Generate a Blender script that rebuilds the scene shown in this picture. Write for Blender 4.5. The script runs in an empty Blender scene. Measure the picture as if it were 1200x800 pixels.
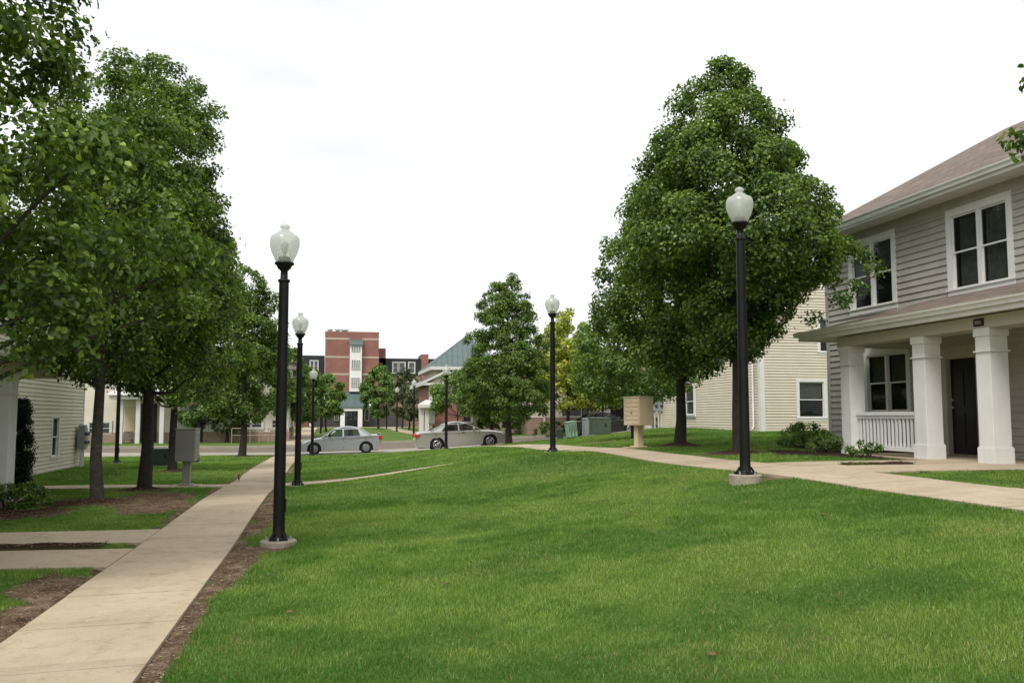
import bpy, bmesh, math, random
import numpy as np
from mathutils import Vector, Matrix
R = math.radians
random.seed(7); rng = np.random.default_rng(11)
S = bpy.context.scene
C = S.collection
TH = R(11.68); CT, ST = math.cos(TH), math.sin(TH)
EYE = 1.65; F = 1050.0; PITCH = R(4.79)

# ------------------------------------------------------------------ camera geometry helpers (real distances)
def W(px, Y):
    X = (px-600)/F*Y
    return (X*CT+Y*ST, -X*ST+Y*CT)
def Zat(py, Y): return EYE-(py-488)/F*Y
def cp(px, py, Y):
    x, y = W(px, Y); return (x, y, Zat(py, Y))

# ------------------------------------------------------------------ terrain height
CP = [(-1.7,-6,0),(-1.7,3,0),(-1.7,12,0),(-1.7,22,0),(-1.7,30,-.02),(-1.7,38,-.1),(-1.7,44,-.2),(-1.7,50.5,-.2),(-1.7,58,-.1),
 (-1.7,66,.08),(-1.7,80,.22),(-1.7,118,.33),(-.62,12,.0),(-.62,22,0),(-.62,43.7,-.2),
 (.7,46.6,-.2),(7,46.9,.06),(12.5,50,.37),(16.5,52,.6),(22,50,.75),(40,50,.9),(4,57,.1),(12,58,.35),(-12,44.5,-.2),(-12,50,-.15),(-12,57,-.12),(-30,50,-.2),
 (7,4,.76),(7,8,.78),(7,14,.79),(7.2,20,.76),(7.2,27,.66),(7.2,33,.55),(8.5,38,.45),(8.8,43.6,.31),(5.9,12.1,.74),(5.8,22.6,.72),
 (11.4,8,.8),(11.4,16,.82),(9.2,22.6,.85),(9,18.6,.83),(13.1,21.7,.98),(17.1,33.3,1.05),(17.1,44.7,1.1),(24,33,1.1),(22,20,1.1),(12,30,.95),(13,38,.9),(15,44,.85),
 (16,60,.5),(28,62,.8),(8,65,.3),(8,80,.25),(7,100,.3),(7,118,.35),(25,80,.5),
 (0,-3,.08),(1,6,.14),(.2,10,.06),(3,6,.34),(3,12,.36),(2.5,18,.33),(5.5,6,.66),(5.2,0,.5),(2.0,23.1,.26),(4.6,23.5,.62),(4.2,20.6,.75),(2.6,20.6,.46),(3,30,.36),(3,38,.1),(5.5,36,.38),(5.7,43.6,.06),(1,35,.0),(1.5,29,.08),
 (-4.4,11,.02),(-4.3,18.5,.04),(-3.9,21.2,.03),(-4.4,29,.0),(-6,18.5,.02),(-8,25,0),(-8,32,0),(-15,20,0),(-15,36,-.05),(-7.5,35,-.05),(-3.7,42.6,-.15),
 (-10,64,.0),(-20,64,0),(-40,60,0),(-30,20,0),(-12,-5,0),(20,-6,.9),(45,20,1.0),(45,85,.8),(-45,90,.2),(-30,120,.3),(40,120,.4),(5,-20,.3),(0,140,.35)]
_P = np.array([c[:2] for c in CP]); _Z = np.array([c[2] for c in CP])
def _k(r2): return 0.5*r2*np.log(r2+1e-9)
_d2 = ((_P[:,None,:]-_P[None,:,:])**2).sum(-1)
_n = len(CP)
_A = np.zeros((_n+3,_n+3)); _A[:_n,:_n] = _k(_d2)+np.eye(_n)*1.5; _A[:_n,_n]=1; _A[:_n,_n+1:]=_P; _A[_n,:_n]=1; _A[_n+1:,:_n]=_P.T
_w = np.linalg.solve(_A, np.concatenate([_Z,[0,0,0]]))
def H(x, y):
    x = np.asarray(x,float); y = np.asarray(y,float)
    xc = np.clip(x,-48,48); yc = np.clip(y,-20,138)
    sh = xc.shape; q = np.stack([xc.ravel(), yc.ravel()],-1)
    out = np.empty(len(q))
    for i in range(0,len(q),20000):
        qq = q[i:i+20000]
        d2 = ((qq[:,None,:]-_P[None,:,:])**2).sum(-1)
        out[i:i+20000] = _k(d2)@_w[:_n]+_w[_n]+qq@_w[_n+1:]
    out = out.reshape(sh)
    out = out + .012*np.sin(x*1.7+y*.6)*np.sin(y*1.3-x*.5)*np.where((x>0.2)&(y<44),1,0)*np.clip((x-.2)/1.5,0,1)*np.clip((6-x)/1.5,0,1)
    return out
def h(x, y): return float(H(np.array([x]),np.array([y]))[0])

# paved areas: (x0,x1,y0,y1)
PX0, PX1 = -2.32, -1.14
PAV = [(PX0,PX1,-8,44.3),(6.55,7.85,-6,44.3),                      # two long walks
 (-12,PX0,22.2,23.4),(PX1,6.55,22.2,23.4),                         # cross walk
 (-6.9,PX0,12.65,14.0),(-6.9,PX0,10.75,12.1),(-6.9,-5.2,12.1,12.65),
 (7.85,11.1,11.9,15.1),
 (-2.6,-1.0,58.2,116),(6.7,8.1,58.2,116),(-30,40,112,114)]
ROAD = (44.5,57.0)
HOLE = (8.5,9.9,13.55,13.95)
def vnoise(x, y, s=1.0, seed=0):
    x = x*s+seed*13.1; y = y*s+seed*7.7
    xi = np.floor(x).astype(int); yi = np.floor(y).astype(int); fx = x-xi; fy = y-yi
    fx = fx*fx*(3-2*fx); fy = fy*fy*(3-2*fy)
    def hsh(a,b):
        n = (a*374761393+b*668265263+seed*974711) & 0x7fffffff
        n = ((n^(n>>13))*1274126177) & 0x7fffffff
        return (n^(n>>16))%10007/10007.0
    return (hsh(xi,yi)*(1-fx)+hsh(xi+1,yi)*fx)*(1-fy)+(hsh(xi,yi+1)*(1-fx)+hsh(xi+1,yi+1)*fx)*fy
def paved(x, y, m=0.0):
    r = (y>ROAD[0]-m)&(y<ROAD[1]+m)&(np.abs(x)<70)
    for a,b,c,d in PAV: r |= (x>a-m)&(x<b+m)&(y>c-m)&(y<d+m)
    a,b,c,d = HOLE; r &= ~((x>a+m)&(x<b-m)&(y>c+m)&(y<d-m))
    return r
# bare soil / mulch: soft blobs (cx,cy,rx,ry)
BLOB = [(-4.25,18.5,1.25,1.0),(-3.3,19.2,.9,1.6),(-5.2,16.6,1.2,1.1),(-3.9,21.2,.75,.6),(-4.4,28.9,.6,.6),(-3.7,42.6,.8,.7),(-3.0,17.4,.75,1.3),
 (9.2,22.6,.85,.75),(9.0,18.6,.95,.7),(10.3,18.3,.9,1.2),(8.85,43.6,.5,.5),(9.4,30,.7,.7),(-4.4,11,.8,.8),(9,6.5,.9,.9),
 (-1.0,10.5,.27,1.6),(-1.1,7.4,.17,2.6),(-.75,11.7,.36,.4),(-2.6,9.6,.45,.8),(-2.42,8.0,.3,2.0),(-2.4,5.5,.2,3),(-6.3,17.6,.8,1.9),
 (9.2,13.75,.75,.22),(8.2,11.72,.5,.2),(9.6,11.8,1.0,.14),(11.0,17.5,.8,1.6),(12.2,19.5,1.0,1.6),(10.9,15.6,.9,.35),(14.5,22.6,1.6,.5),
 (6.9,41,.2,1),(-4.3,37,.2,.2),(6.2,12.2,.5,.45),(-.95,16,.22,3.2),(-1.0,20,.2,1.6),(-9.5,34,1.5,1)]
def soil(x, y):
    w = (vnoise(x,y,2.2,3)-.5)*.5+(vnoise(x,y,7,4)-.5)*.35
    m = np.zeros_like(x)
    for cx,cy,rx,ry in BLOB:
        d = np.sqrt(((x-cx)/rx)**2+((y-cy)/ry)**2)
        m = np.maximum(m, 1.25-d)
    # thin bare edges along the long walk
    for ex,sgn in ((PX1,1),(PX0,-1)):
        e = np.where((y<44)&(y>-2), .55-np.abs(x-ex-sgn*.07)/.16*.5, 0); m = np.maximum(m, e*np.clip(1.3-y/60,0,1))
    m = np.maximum(m, np.where((x>-4.7)&(x<-2.75)&(y>12.12)&(y<12.63),1,0))
    return np.clip((m+w*.8-.22)*5,0,1)

# ------------------------------------------------------------------ materials
MATS = {}
def newmat(name):
    m = bpy.data.materials.new(name); m.use_nodes = True; n = m.node_tree; n.nodes.clear()
    out = n.nodes.new('ShaderNodeOutputMaterial'); b = n.nodes.new('ShaderNodeBsdfPrincipled')
    n.links.new(b.outputs[0], out.inputs[0]); MATS[name] = m
    return m, n, b, out
def N(n, t, **kw):
    nd = n.nodes.new(t)
    for k, v in kw.items():
        if k in ('noise_dimensions','operation','blend_type','data_type','attribute_name','attribute_type','feature','offset','squash','offset_frequency'): setattr(nd, k, v)
        else: nd.inputs[k].default_value = v
    return nd
def ramp(n, src, stops):
    r = n.nodes.new('ShaderNodeValToRGB'); e = r.color_ramp.elements
    while len(e) < len(stops): e.new(.5)
    for i,(p,c) in enumerate(stops): e[i].position = p; e[i].color = (*c,1) if len(c)==3 else c
    n.links.new(src, r.inputs[0]); return r.outputs[0]
def coord(n, kind='Object', scale=(1,1,1)):
    tc = n.nodes.new('ShaderNodeTexCoord'); mp = n.nodes.new('ShaderNodeMapping'); mp.inputs['Scale'].default_value = scale
    n.links.new(tc.outputs[kind], mp.inputs[0]); return mp.outputs[0]
def geo_pos(n):
    g = n.nodes.new('ShaderNodeNewGeometry'); return g.outputs['Position']
def mixc(n, f, a, b, mode='MIX'):
    m = n.nodes.new('ShaderNodeMix'); m.data_type = 'RGBA'; m.blend_type = mode
    for s, v in ((0,f),(6,a),(7,b)):
        if hasattr(v,'default_value') or hasattr(v,'is_linked'): n.links.new(v, m.inputs[s])
        else: m.inputs[s].default_value = v if s==0 else (*v,1)
    return m.outputs[2]
def bump(n, b, src, dist, strength=1.0):
    bp = n.nodes.new('ShaderNodeBump'); bp.inputs['Strength'].default_value = strength; bp.inputs['Distance'].default_value = dist
    n.links.new(src, bp.inputs['Height']); n.links.new(bp.outputs[0], b.inputs['Normal'])
def simple(name, col, rough=.6, var=.12, scale=4, metal=0, spec=.3, bumpd=0, dirt=0):
    m, n, b, o = newmat(name)
    pos = geo_pos(n)
    ns = N(n,'ShaderNodeTexNoise', Scale=scale, Detail=5.0, Roughness=.6); n.links.new(pos, ns.inputs['Vector'])
    lo = tuple(c*(1-var) for c in col); hi = tuple(min(1,c*(1+var)) for c in col)
    c = ramp(n, ns.outputs[0], [(.3,lo),(.7,hi)])
    if dirt:
        n2 = N(n,'ShaderNodeTexNoise', Scale=scale*.35, Detail=6.0, Roughness=.7); mp = n.nodes.new('ShaderNodeMapping'); mp.inputs['Scale'].default_value=(1,1,.25)
        n.links.new(pos, mp.inputs[0]); n.links.new(mp.outputs[0], n2.inputs['Vector'])
        f = ramp(n, n2.outputs[0], [(.5,(0,0,0)),(.75,(dirt,dirt,dirt))])
        c = mixc(n, f, c, tuple(x*.6 for x in (.35,.31,.24)))
    n.links.new(c, b.inputs['Base Color'])
    b.inputs['Roughness'].default_value = rough; b.inputs['Metallic'].default_value = metal; b.inputs['Specular IOR Level'].default_value = spec
    if bumpd:
        n3 = N(n,'ShaderNodeTexNoise', Scale=scale*12, Detail=3.0); n.links.new(pos, n3.inputs['Vector']); bump(n, b, n3.outputs[0], bumpd)
    return m
M_white = simple('white_paint',(.74,.735,.71),.45,.04,3,dirt=.2)
M_whitefar = simple('white_trim_far',(.6,.59,.56),.5,.04,3)
M_grey_siding = simple('grey_beige_siding',(.41,.385,.345),.55,.09,2,dirt=.28)
M_cream = simple('cream_siding',(.64,.57,.455),.55,.05,1.5,dirt=.08)
M_cream_left = simple('pale_cream_siding',(.64,.59,.48),.55,.05,1.5,dirt=.08)
M_tan_trim = simple('tan_trim',(.45,.41,.33),.5,.05,3)
M_black = simple('black_painted_metal',(.009,.009,.009),.42,.2,5,spec=.22)
M_conc_foot = simple('footing_concrete',(.34,.29,.225),.9,.2,9,bumpd=.004)
M_door_black = simple('black_door',(.012,.011,.011),.35,.1,3)
M_dark = simple('dark_interior',(.025,.024,.022),.9,.3,2)
M_blind = simple('window_blind',(.62,.62,.52),.8,.12,6)
M_curtain = simple('sheer_curtain',(.42,.41,.39),.9,.3,7)
M_tan = simple('tan_cabinet_paint',(.56,.45,.30),.5,.04,4,dirt=.08)
M_greybox = simple('grey_cabinet_paint',(.26,.255,.22),.5,.06,5,dirt=.1)
M_meter = simple('meter_grey',(.27,.30,.29),.45,.1,5)
M_green_box = simple('transformer_green',(.075,.105,.075),.55,.1,3)
M_dkgreen_box = simple('dark_transformer_green',(.035,.055,.05),.5,.15,3)
M_ltgreen = simple('faded_green_plastic',(.23,.36,.25),.6,.07,5)
M_asphalt_roofg = simple('green_metal_roof',(.095,.135,.132),.45,.1,1.5)
M_darkwall = simple('charcoal_cladding',(.028,.031,.034),.6,.15,1.5)
M_bark = simple('pear_bark',(.085,.075,.062),.95,.4,14,bumpd=.02)
M_barkd = simple('dark_bark',(.045,.038,.032),.95,.35,14,bumpd=.02)
M_tyre = simple('tyre_rubber',(.012,.012,.012),.8,.2,8)
M_rim = simple('alloy_rim',(.45,.45,.46),.3,.05,3,metal=.9)
M_rimd = simple('steel_wheel_cover',(.22,.22,.22),.4,.1,3,metal=.6)
M_tail = simple('red_tail_lamp',(.45,.015,.02),.2,.1,3,spec=.6)
M_redp = simple('red_plastic',(.6,.03,.03),.4,.1,3)
M_amber = simple('amber_lens',(.55,.28,.14),.2,.1,3,spec=.6)
M_headl = simple('clear_headlamp',(.5,.5,.5),.12,.05,3,metal=.4)
M_steel = simple('galvanised_steel',(.42,.43,.42),.4,.1,6,metal=.6)
M_pipe = simple('weathered_pipe',(.35,.3,.22),.7,.15,6)
M_brown_wall = simple('brown_stained_boards',(.2,.165,.125),.7,.25,3)
M_gold = simple('plaque_lettering',(.55,.42,.3),.4,.05,3)
M_bird = simple('brown_feathers',(.16,.08,.035),.8,.2,20)
M_wood = simple('grey_wood',(.2,.17,.13),.8,.2,6)
def paint(name, col, metal=.6):
    m, n, b, o = newmat(name)
    b.inputs['Base Color'].default_value = (*col,1); b.inputs['Metallic'].default_value = metal; b.inputs['Roughness'].default_value = .32
    b.inputs['Coat Weight'].default_value = .7; b.inputs['Coat Roughness'].default_value = .05
    return m
M_silver = paint('silver_car_paint',(.40,.41,.43)); M_champ = paint('champagne_car_paint',(.46,.45,.41)); M_carblk = paint('black_car_paint',(.012,.012,.014),.2)
def glass_dark(name, col=(.02,.022,.022), tr=0.0):
    m, n, b, o = newmat(name)
    b.inputs['Base Color'].default_value = (*col,1); b.inputs['Roughness'].default_value = .04; b.inputs['Specular IOR Level'].default_value = .6
    pos = geo_pos(n); ns = N(n,'ShaderNodeTexNoise', Scale=1.3, Detail=1.0); n.links.new(pos, ns.inputs['Vector']); bump(n,b,ns.outputs[0],.02,.35)
    if tr:
        t = n.nodes.new('ShaderNodeBsdfTransparent'); t.inputs[0].default_value=(.75,.78,.76,1); mx = n.nodes.new('ShaderNodeMixShader')
        mx.inputs[0].default_value = tr; n.links.new(b.outputs[0], mx.inputs[1]); n.links.new(t.outputs[0], mx.inputs[2]); n.links.new(mx.outputs[0], o.inputs[0])
    return m
M_glass = glass_dark('window_glass', tr=.72); M_glassfar = glass_dark('far_window_glass',(.05,.055,.06)); M_carglass = glass_dark('car_glass',(.02,.03,.028), tr=.6)
# frosted globe
def globe(name, tint, clear):
    m, n, b, o = newmat(name)
    d = N(n,'ShaderNodeBsdfDiffuse'); d.inputs[0].default_value=(*tint,1)
    t = N(n,'ShaderNodeBsdfTranslucent'); t.inputs[0].default_value=(*tint,1)
    tr = N(n,'ShaderNodeBsdfTransparent'); tr.inputs[0].default_value=(.9,.92,.88,1)
    g = N(n,'ShaderNodeBsdfGlossy'); g.inputs['Roughness'].default_value=.12
    a = N(n,'ShaderNodeMixShader'); a.inputs[0].default_value=.55; n.links.new(d.outputs[0],a.inputs[1]); n.links.new(t.outputs[0],a.inputs[2])
    c = N(n,'ShaderNodeMixShader'); c.inputs[0].default_value=clear; n.links.new(a.outputs[0],c.inputs[1]); n.links.new(tr.outputs[0],c.inputs[2])
    e = N(n,'ShaderNodeMixShader'); e.inputs[0].default_value=.06; n.links.new(c.outputs[0],e.inputs[1]); n.links.new(g.outputs[0],e.inputs[2])
    n.links.new(e.outputs[0], o.inputs[0]); return m
M_globe = globe('frosted_globe',(.82,.83,.78),.42)
# concrete walk
def concrete(name, c0, c1, jx=0, jy=1.33):
    m, n, b, o = newmat(name); pos = geo_pos(n)
    n1 = N(n,'ShaderNodeTexNoise', Scale=.9, Detail=8.0, Roughness=.65); n.links.new(pos,n1.inputs['Vector'])
    n2 = N(n,'ShaderNodeTexNoise', Scale=55.0, Detail=3.0, Roughness=.7); n.links.new(pos,n2.inputs['Vector'])
    n4 = N(n,'ShaderNodeTexNoise', Scale=6.0, Detail=6.0, Roughness=.75); n.links.new(pos,n4.inputs['Vector'])
    c = ramp(n, n1.outputs[0], [(.32,c0),(.68,c1)])
    # each poured slab has its own shade
    s = n.nodes.new('ShaderNodeSeparateXYZ'); n.links.new(pos, s.inputs[0])
    q = N(n,'ShaderNodeMath',operation='DIVIDE'); q.inputs[1].default_value = jy; n.links.new(s.outputs[1], q.inputs[0])
    fl = N(n,'ShaderNodeMath',operation='FLOOR'); n.links.new(q.outputs[0], fl.inputs[0])
    wn = N(n,'ShaderNodeTexWhiteNoise'); wn.noise_dimensions='1D'; n.links.new(fl.outputs[0], wn.inputs['W'])
    f = ramp(n, wn.outputs[0], [(0,(.86,.86,.86)),(1,(1.06,1.05,1.03))])
    c = mixc(n, 1.0, c, f, 'MULTIPLY')
    f2 = ramp(n, n2.outputs[0], [(.25,(.78,.78,.78)),(.6,(1.05,1.05,1.05))]); c = mixc(n, .7, c, f2, 'MULTIPLY')
    f3 = ramp(n, n4.outputs[0], [(.3,(.74,.72,.68)),(.5,(1,1,1))]); c = mixc(n, .6, c, f3, 'MULTIPLY')
    n5 = N(n,'ShaderNodeTexNoise', Scale=2.3, Detail=9.0, Roughness=.8); n5.inputs['Distortion'].default_value=.6; n.links.new(pos,n5.inputs['Vector'])
    c = mixc(n, 1.0, c, ramp(n, n5.outputs[0], [(.34,(.74,.72,.68)),(.46,(1,1,1)),(.66,(1,1,1)),(.74,(1.1,1.09,1.06))]), 'MULTIPLY')
    vo = N(n,'ShaderNodeTexVoronoi', Scale=9.0); n.links.new(pos,vo.inputs['Vector'])
    c = mixc(n, 1.0, c, ramp(n, vo.outputs['Distance'], [(.03,(.5,.45,.4)),(.055,(1,1,1))]), 'MULTIPLY')
    n.links.new(c, b.inputs['Base Color']); b.inputs['Roughness'].default_value=.9; b.inputs['Specular IOR Level'].default_value=.2
    bump(n,b,n2.outputs[0],.003); return m
M_walk = concrete('walk_concrete',(.42,.34,.238),(.53,.435,.315))
M_kerb = concrete('kerb_concrete',(.36,.33,.27),(.45,.41,.34),jy=3)
M_road = concrete('road_surface',(.30,.27,.235),(.36,.325,.28),jy=60)
M_roadbr = concrete('brown_road_surface',(.15,.125,.095),(.19,.16,.125),jy=60)
# ground: grass base + soil
def ground_mat():
    m, n, b, o = newmat('lawn_ground'); pos = geo_pos(n)
    def nz(s,d=6.0,r=.6):
        k = N(n,'ShaderNodeTexNoise', Scale=s, Detail=d, Roughness=r); n.links.new(pos,k.inputs['Vector']); return k.outputs[0]
    g = ramp(n, nz(.55), [(.3,(.085,.15,.034)),(.7,(.14,.21,.05))])
    g = mixc(n, .8, g, ramp(n, nz(38,4,.7), [(.3,(.45,.45,.45)),(.68,(1.25,1.25,1.2))]), 'MULTIPLY')
    so = ramp(n, nz(3.0,8,.7), [(.3,(.085,.055,.037)),(.5,(.19,.135,.09)),(.68,(.36,.29,.2))])
    so = mixc(n, .9, so, ramp(n, nz(42,5,.8), [(.3,(.25,.22,.2)),(.62,(1.25,1.2,1.15))]), 'MULTIPLY')
    mu = ramp(n, nz(22,6,.8), [(.3,(.015,.010,.008)),(.7,(.085,.05,.035))])
    at = N(n,'ShaderNodeAttribute'); at.attribute_name='soil'
    sp = n.nodes.new('ShaderNodeSeparateColor'); n.links.new(at.outputs['Color'], sp.inputs[0])
    s2 = mixc(n, sp.outputs[1], so, mu)
    c = mixc(n, sp.outputs[0], g, s2)
    n.links.new(c, b.inputs['Base Color']); b.inputs['Roughness'].default_value=1; b.inputs['Specular IOR Level'].default_value=.05
    bump(n,b,nz(30,5,.8),.03); return m
M_ground = ground_mat()
M_mulch = simple('dark_bark_mulch',(.045,.030,.022),1,.6,30,bumpd=.03,spec=.05)
# leaves
def leafmat(name, hue=(1,1,1), trans=.38, gloss=.035):
    m, n, b, o = newmat(name)
    at = N(n,'ShaderNodeAttribute'); at.attribute_name='tint'
    c = mixc(n, 1.0, at.outputs['Color'], hue, 'MULTIPLY')
    d = N(n,'ShaderNodeBsdfDiffuse'); n.links.new(c, d.inputs[0])
    t = N(n,'ShaderNodeBsdfTranslucent'); c2 = mixc(n, 1.0, c, (1.35,1.5,.6),'MULTIPLY'); n.links.new(c2, t.inputs[0])
    a = N(n,'ShaderNodeMixShader'); a.inputs[0].default_value=trans; n.links.new(d.outputs[0],a.inputs[1]); n.links.new(t.outputs[0],a.inputs[2])
    g = N(n,'ShaderNodeBsdfGlossy'); g.inputs['Roughness'].default_value=.42; g.inputs[0].default_value=(.9,1,.9,1)
    e = N(n,'ShaderNodeMixShader'); e.inputs[0].default_value=gloss; n.links.new(a.outputs[0],e.inputs[1]); n.links.new(g.outputs[0],e.inputs[2])
    n.links.new(e.outputs[0], o.inputs[0]); return m
M_leaf = leafmat('pear_leaf',gloss=.028); M_blade = leafmat('grass_blade',trans=.3,gloss=.015)
# shingles
def shingle(name, ax, col):
    m, n, b, o = newmat(name); pos = geo_pos(n)
    s = n.nodes.new('ShaderNodeSeparateXYZ'); n.links.new(pos,s.inputs[0]); cb = n.nodes.new('ShaderNodeCombineXYZ')
    n.links.new(s.outputs[ax], cb.inputs[0]); n.links.new(s.outputs[2], cb.inputs[1])
    br = N(n,'ShaderNodeTexBrick'); br.inputs['Scale'].default_value=1.0; br.inputs['Mortar Size'].default_value=.006; br.inputs['Brick Width'].default_value=.3; br.inputs['Row Height'].default_value=.07
    br.inputs['Color1'].default_value=(*[c*.8 for c in col],1); br.inputs['Color2'].default_value=(*[c*1.2 for c in col],1); br.inputs['Mortar'].default_value=(*[c*.5 for c in col],1)
    n.links.new(cb.outputs[0], br.inputs['Vector'])
    ns = N(n,'ShaderNodeTexNoise', Scale=1.2, Detail=7.0, Roughness=.7); n.links.new(pos, ns.inputs['Vector'])
    c = mixc(n, .8, br.outputs[0], ramp(n, ns.outputs[0], [(.3,(.75,.73,.72)),(.7,(1.2,1.18,1.15))]), 'MULTIPLY')
    n.links.new(c, b.inputs['Base Color']); b.inputs['Roughness'].default_value=.95; b.inputs['Specular IOR Level'].default_value=.1
    bump(n,b,br.outputs[1],.006,.5); return m
SH = (.20,.162,.138)
M_sh_y = shingle('brown_shingles',1,SH); M_sh_x = shingle('brown_shingles_across',0,SH)
def brick(name, c1, c2, mort):
    m, n, b, o = newmat(name); pos = geo_pos(n)
    s = n.nodes.new('ShaderNodeSeparateXYZ'); n.links.new(pos,s.inputs[0]); ad = N(n,'ShaderNodeMath',operation='ADD'); n.links.new(s.outputs[0],ad.inputs[0]); n.links.new(s.outputs[1],ad.inputs[1])
    cb = n.nodes.new('ShaderNodeCombineXYZ'); n.links.new(ad.outputs[0], cb.inputs[0]); n.links.new(s.outputs[2], cb.inputs[1])
    br = N(n,'ShaderNodeTexBrick'); br.inputs['Scale'].default_value=1.0; br.inputs['Mortar Size'].default_value=.008; br.inputs['Brick Width'].default_value=.22; br.inputs['Row Height'].default_value=.075
    br.inputs['Color1'].default_value=(*c1,1); br.inputs['Color2'].default_value=(*c2,1); br.inputs['Mortar'].default_value=(*mort,1)
    n.links.new(cb.outputs[0], br.inputs['Vector'])
    ns = N(n,'ShaderNodeTexNoise', Scale=.8, Detail=6.0); n.links.new(pos, ns.inputs['Vector'])
    c = mixc(n, .7, br.outputs[0], ramp(n, ns.outputs[0], [(.3,(.8,.8,.8)),(.7,(1.15,1.15,1.15))]), 'MULTIPLY')
    n.links.new(c, b.inputs['Base Color']); b.inputs['Roughness'].default_value=.9; return m
M_brick_red = brick('red_brick',(.28,.105,.083),(.23,.085,.07),(.26,.17,.14))
M_brick_tan = brick('tan_brick',(.31,.20,.145),(.25,.15,.11),(.33,.28,.23))
M_brick_dk = brick('dark_brick',(.075,.06,.055),(.055,.045,.043),(.09,.08,.075))
M_band = simple('limestone_band',(.45,.36,.28),.8,.08,2)

# ------------------------------------------------------------------ mesh builder
class MB:
    def __init__(s): s.v=[]; s.f=[]; s.sm=[]
    def add(s, vs, fs, smooth=False):
        o=len(s.v); s.v+= [tuple(map(float,p)) for p in vs]; s.f+=[tuple(o+i for i in f) for f in fs]; s.sm+=[smooth]*len(fs); return s
    def box(s,x0,x1,y0,y1,z0,z1):
        return s.add([(x0,y0,z0),(x1,y0,z0),(x1,y1,z0),(x0,y1,z0),(x0,y0,z1),(x1,y0,z1),(x1,y1,z1),(x0,y1,z1)],
              [(3,2,1,0),(4,5,6,7),(0,1,5,4),(1,2,6,5),(2,3,7,6),(3,0,4,7)])
    def obox(s,O,t,n,a0,a1,b0,b1,z0,z1):
        P=lambda a,b,z:(O[0]+t[0]*a+n[0]*b,O[1]+t[1]*a+n[1]*b,z)
        vs=[P(a0,b0,z0),P(a1,b0,z0),P(a1,b1,z0),P(a0,b1,z0),P(a0,b0,z1),P(a1,b0,z1),P(a1,b1,z1),P(a0,b1,z1)]
        fs=[(3,2,1,0),(4,5,6,7),(0,1,5,4),(1,2,6,5),(2,3,7,6),(3,0,4,7)]
        if t[0]*n[1]-t[1]*n[0]<0: fs=[f[::-1] for f in fs]
        return s.add(vs,fs)
    def tube(s,pts,rs,n=8,cap=True):
        pts=[Vector(p) for p in pts]; rings=[]
        for i,p in enumerate(pts):
            d=(pts[min(i+1,len(pts)-1)]-pts[max(i-1,0)]).normalized()
            u=d.orthogonal().normalized() if i==0 else (u-d*u.dot(d)).normalized()
            w=d.cross(u); rings.append([p+(u*math.cos(a)+w*math.sin(a))*rs[i] for a in [2*math.pi*k/n for k in range(n)]])
        vs=[q for r in rings for q in r]; fs=[]
        for i in range(len(pts)-1):
            for k in range(n): fs.append((i*n+k,i*n+(k+1)%n,(i+1)*n+(k+1)%n,(i+1)*n+k))
        s.add(vs,fs,True)
        if cap: s.add(rings[0],[tuple(range(n))[::-1]]); s.add(rings[-1],[tuple(range(n))])
        return s
    def lathe(s,prof,n=20,cx=0,cy=0,smooth=True,seg=None):
        vs=[];fs=[]
        for r,z in prof:
            for k in range(n):
                a=2*math.pi*k/n; vs.append((cx+r*math.cos(a),cy+r*math.sin(a),z))
        for i in range(len(prof)-1):
            for k in range(n): fs.append((i*n+k,i*n+(k+1)%n,(i+1)*n+(k+1)%n,(i+1)*n+k))
        return s.add(vs,fs,smooth)
    def poly(s,pts,smooth=False): return s.add(pts,[tuple(range(len(pts)))],smooth)
    def slab(s,pts,th):
        """polygon in 3-D thickened downward by th"""
        n=len(pts); lo=[(p[0],p[1],p[2]-th) for p in pts]
        return s.add(list(pts)+lo,[tuple(range(n)),tuple(range(2*n-1,n-1,-1))]+[(i,i+n,(i+1)%n+n,(i+1)%n) for i in range(n)])
    def prism_y(s,poly,y0,y1):
        n=len(poly); return s.add([(x,y0,z) for x,z in poly]+[(x,y1,z) for x,z in poly],[tuple(range(n))[::-1] if 0 else tuple(range(n)),tuple(range(2*n-1,n-1,-1))]+[(i,i+n,(i+1)%n+n,(i+1)%n) for i in range(n)])
    def build(s,name,mat,parent=None,bevel=0,abs_=True):
        me=bpy.data.meshes.new(name); off=parent.matrix_world.translation if (parent is not None and abs_) else Vector((0,0,0))
        if parent is not None and abs_:
            off=Vector(parent['_org']) if '_org' in parent else Vector(parent.location)
        me.from_pydata([(a-off[0],b-off[1],c-off[2]) for a,b,c in s.v],[],s.f)
        me.polygons.foreach_set('use_smooth',s.sm)
        if bevel:
            bm=bmesh.new(); bm.from_mesh(me); bmesh.ops.remove_doubles(bm,verts=bm.verts,dist=1e-5)
            es=[e for e in bm.edges if len(e.link_faces)==2 and e.calc_face_angle(0)>.6]
            bmesh.ops.bevel(bm,geom=es,offset=bevel,segments=2,affect='EDGES',profile=.5,clamp_overlap=True); bm.to_mesh(me); bm.free()
        me.materials.append(mat)
        return link(name,me,parent,off)
def link(name,me,parent=None,off=(0,0,0)):
    o=bpy.data.objects.new(name,me); C.objects.link(o)
    if parent is not None:
        o.parent=parent; o['_org']=[float(x) for x in off]
    return o
def tag(o,label=None,cat=None,group=None,kind=None):
    if label: o['label']=label
    if cat: o['category']=cat
    if group: o['group']=group
    if kind: o['kind']=kind
    return o
def thing(name,label,cat,loc,group=None,rz=0):
    o=bpy.data.objects.new(name,None); o.location=loc; o.rotation_euler=(0,0,rz); o.empty_display_size=.2; C.objects.link(o)
    return tag(o,label,cat,group)
def copy_tree(o,loc,label,rz=None,parent=None):
    c=o.copy(); C.objects.link(c)
    if parent is None:
        c.location=loc; c['label']=label
        if rz is not None: c.rotation_euler=(0,0,rz)
    else: c.parent=parent
    for ch in list(o.children): copy_tree(ch,None,None,None,c)
    return c

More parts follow.
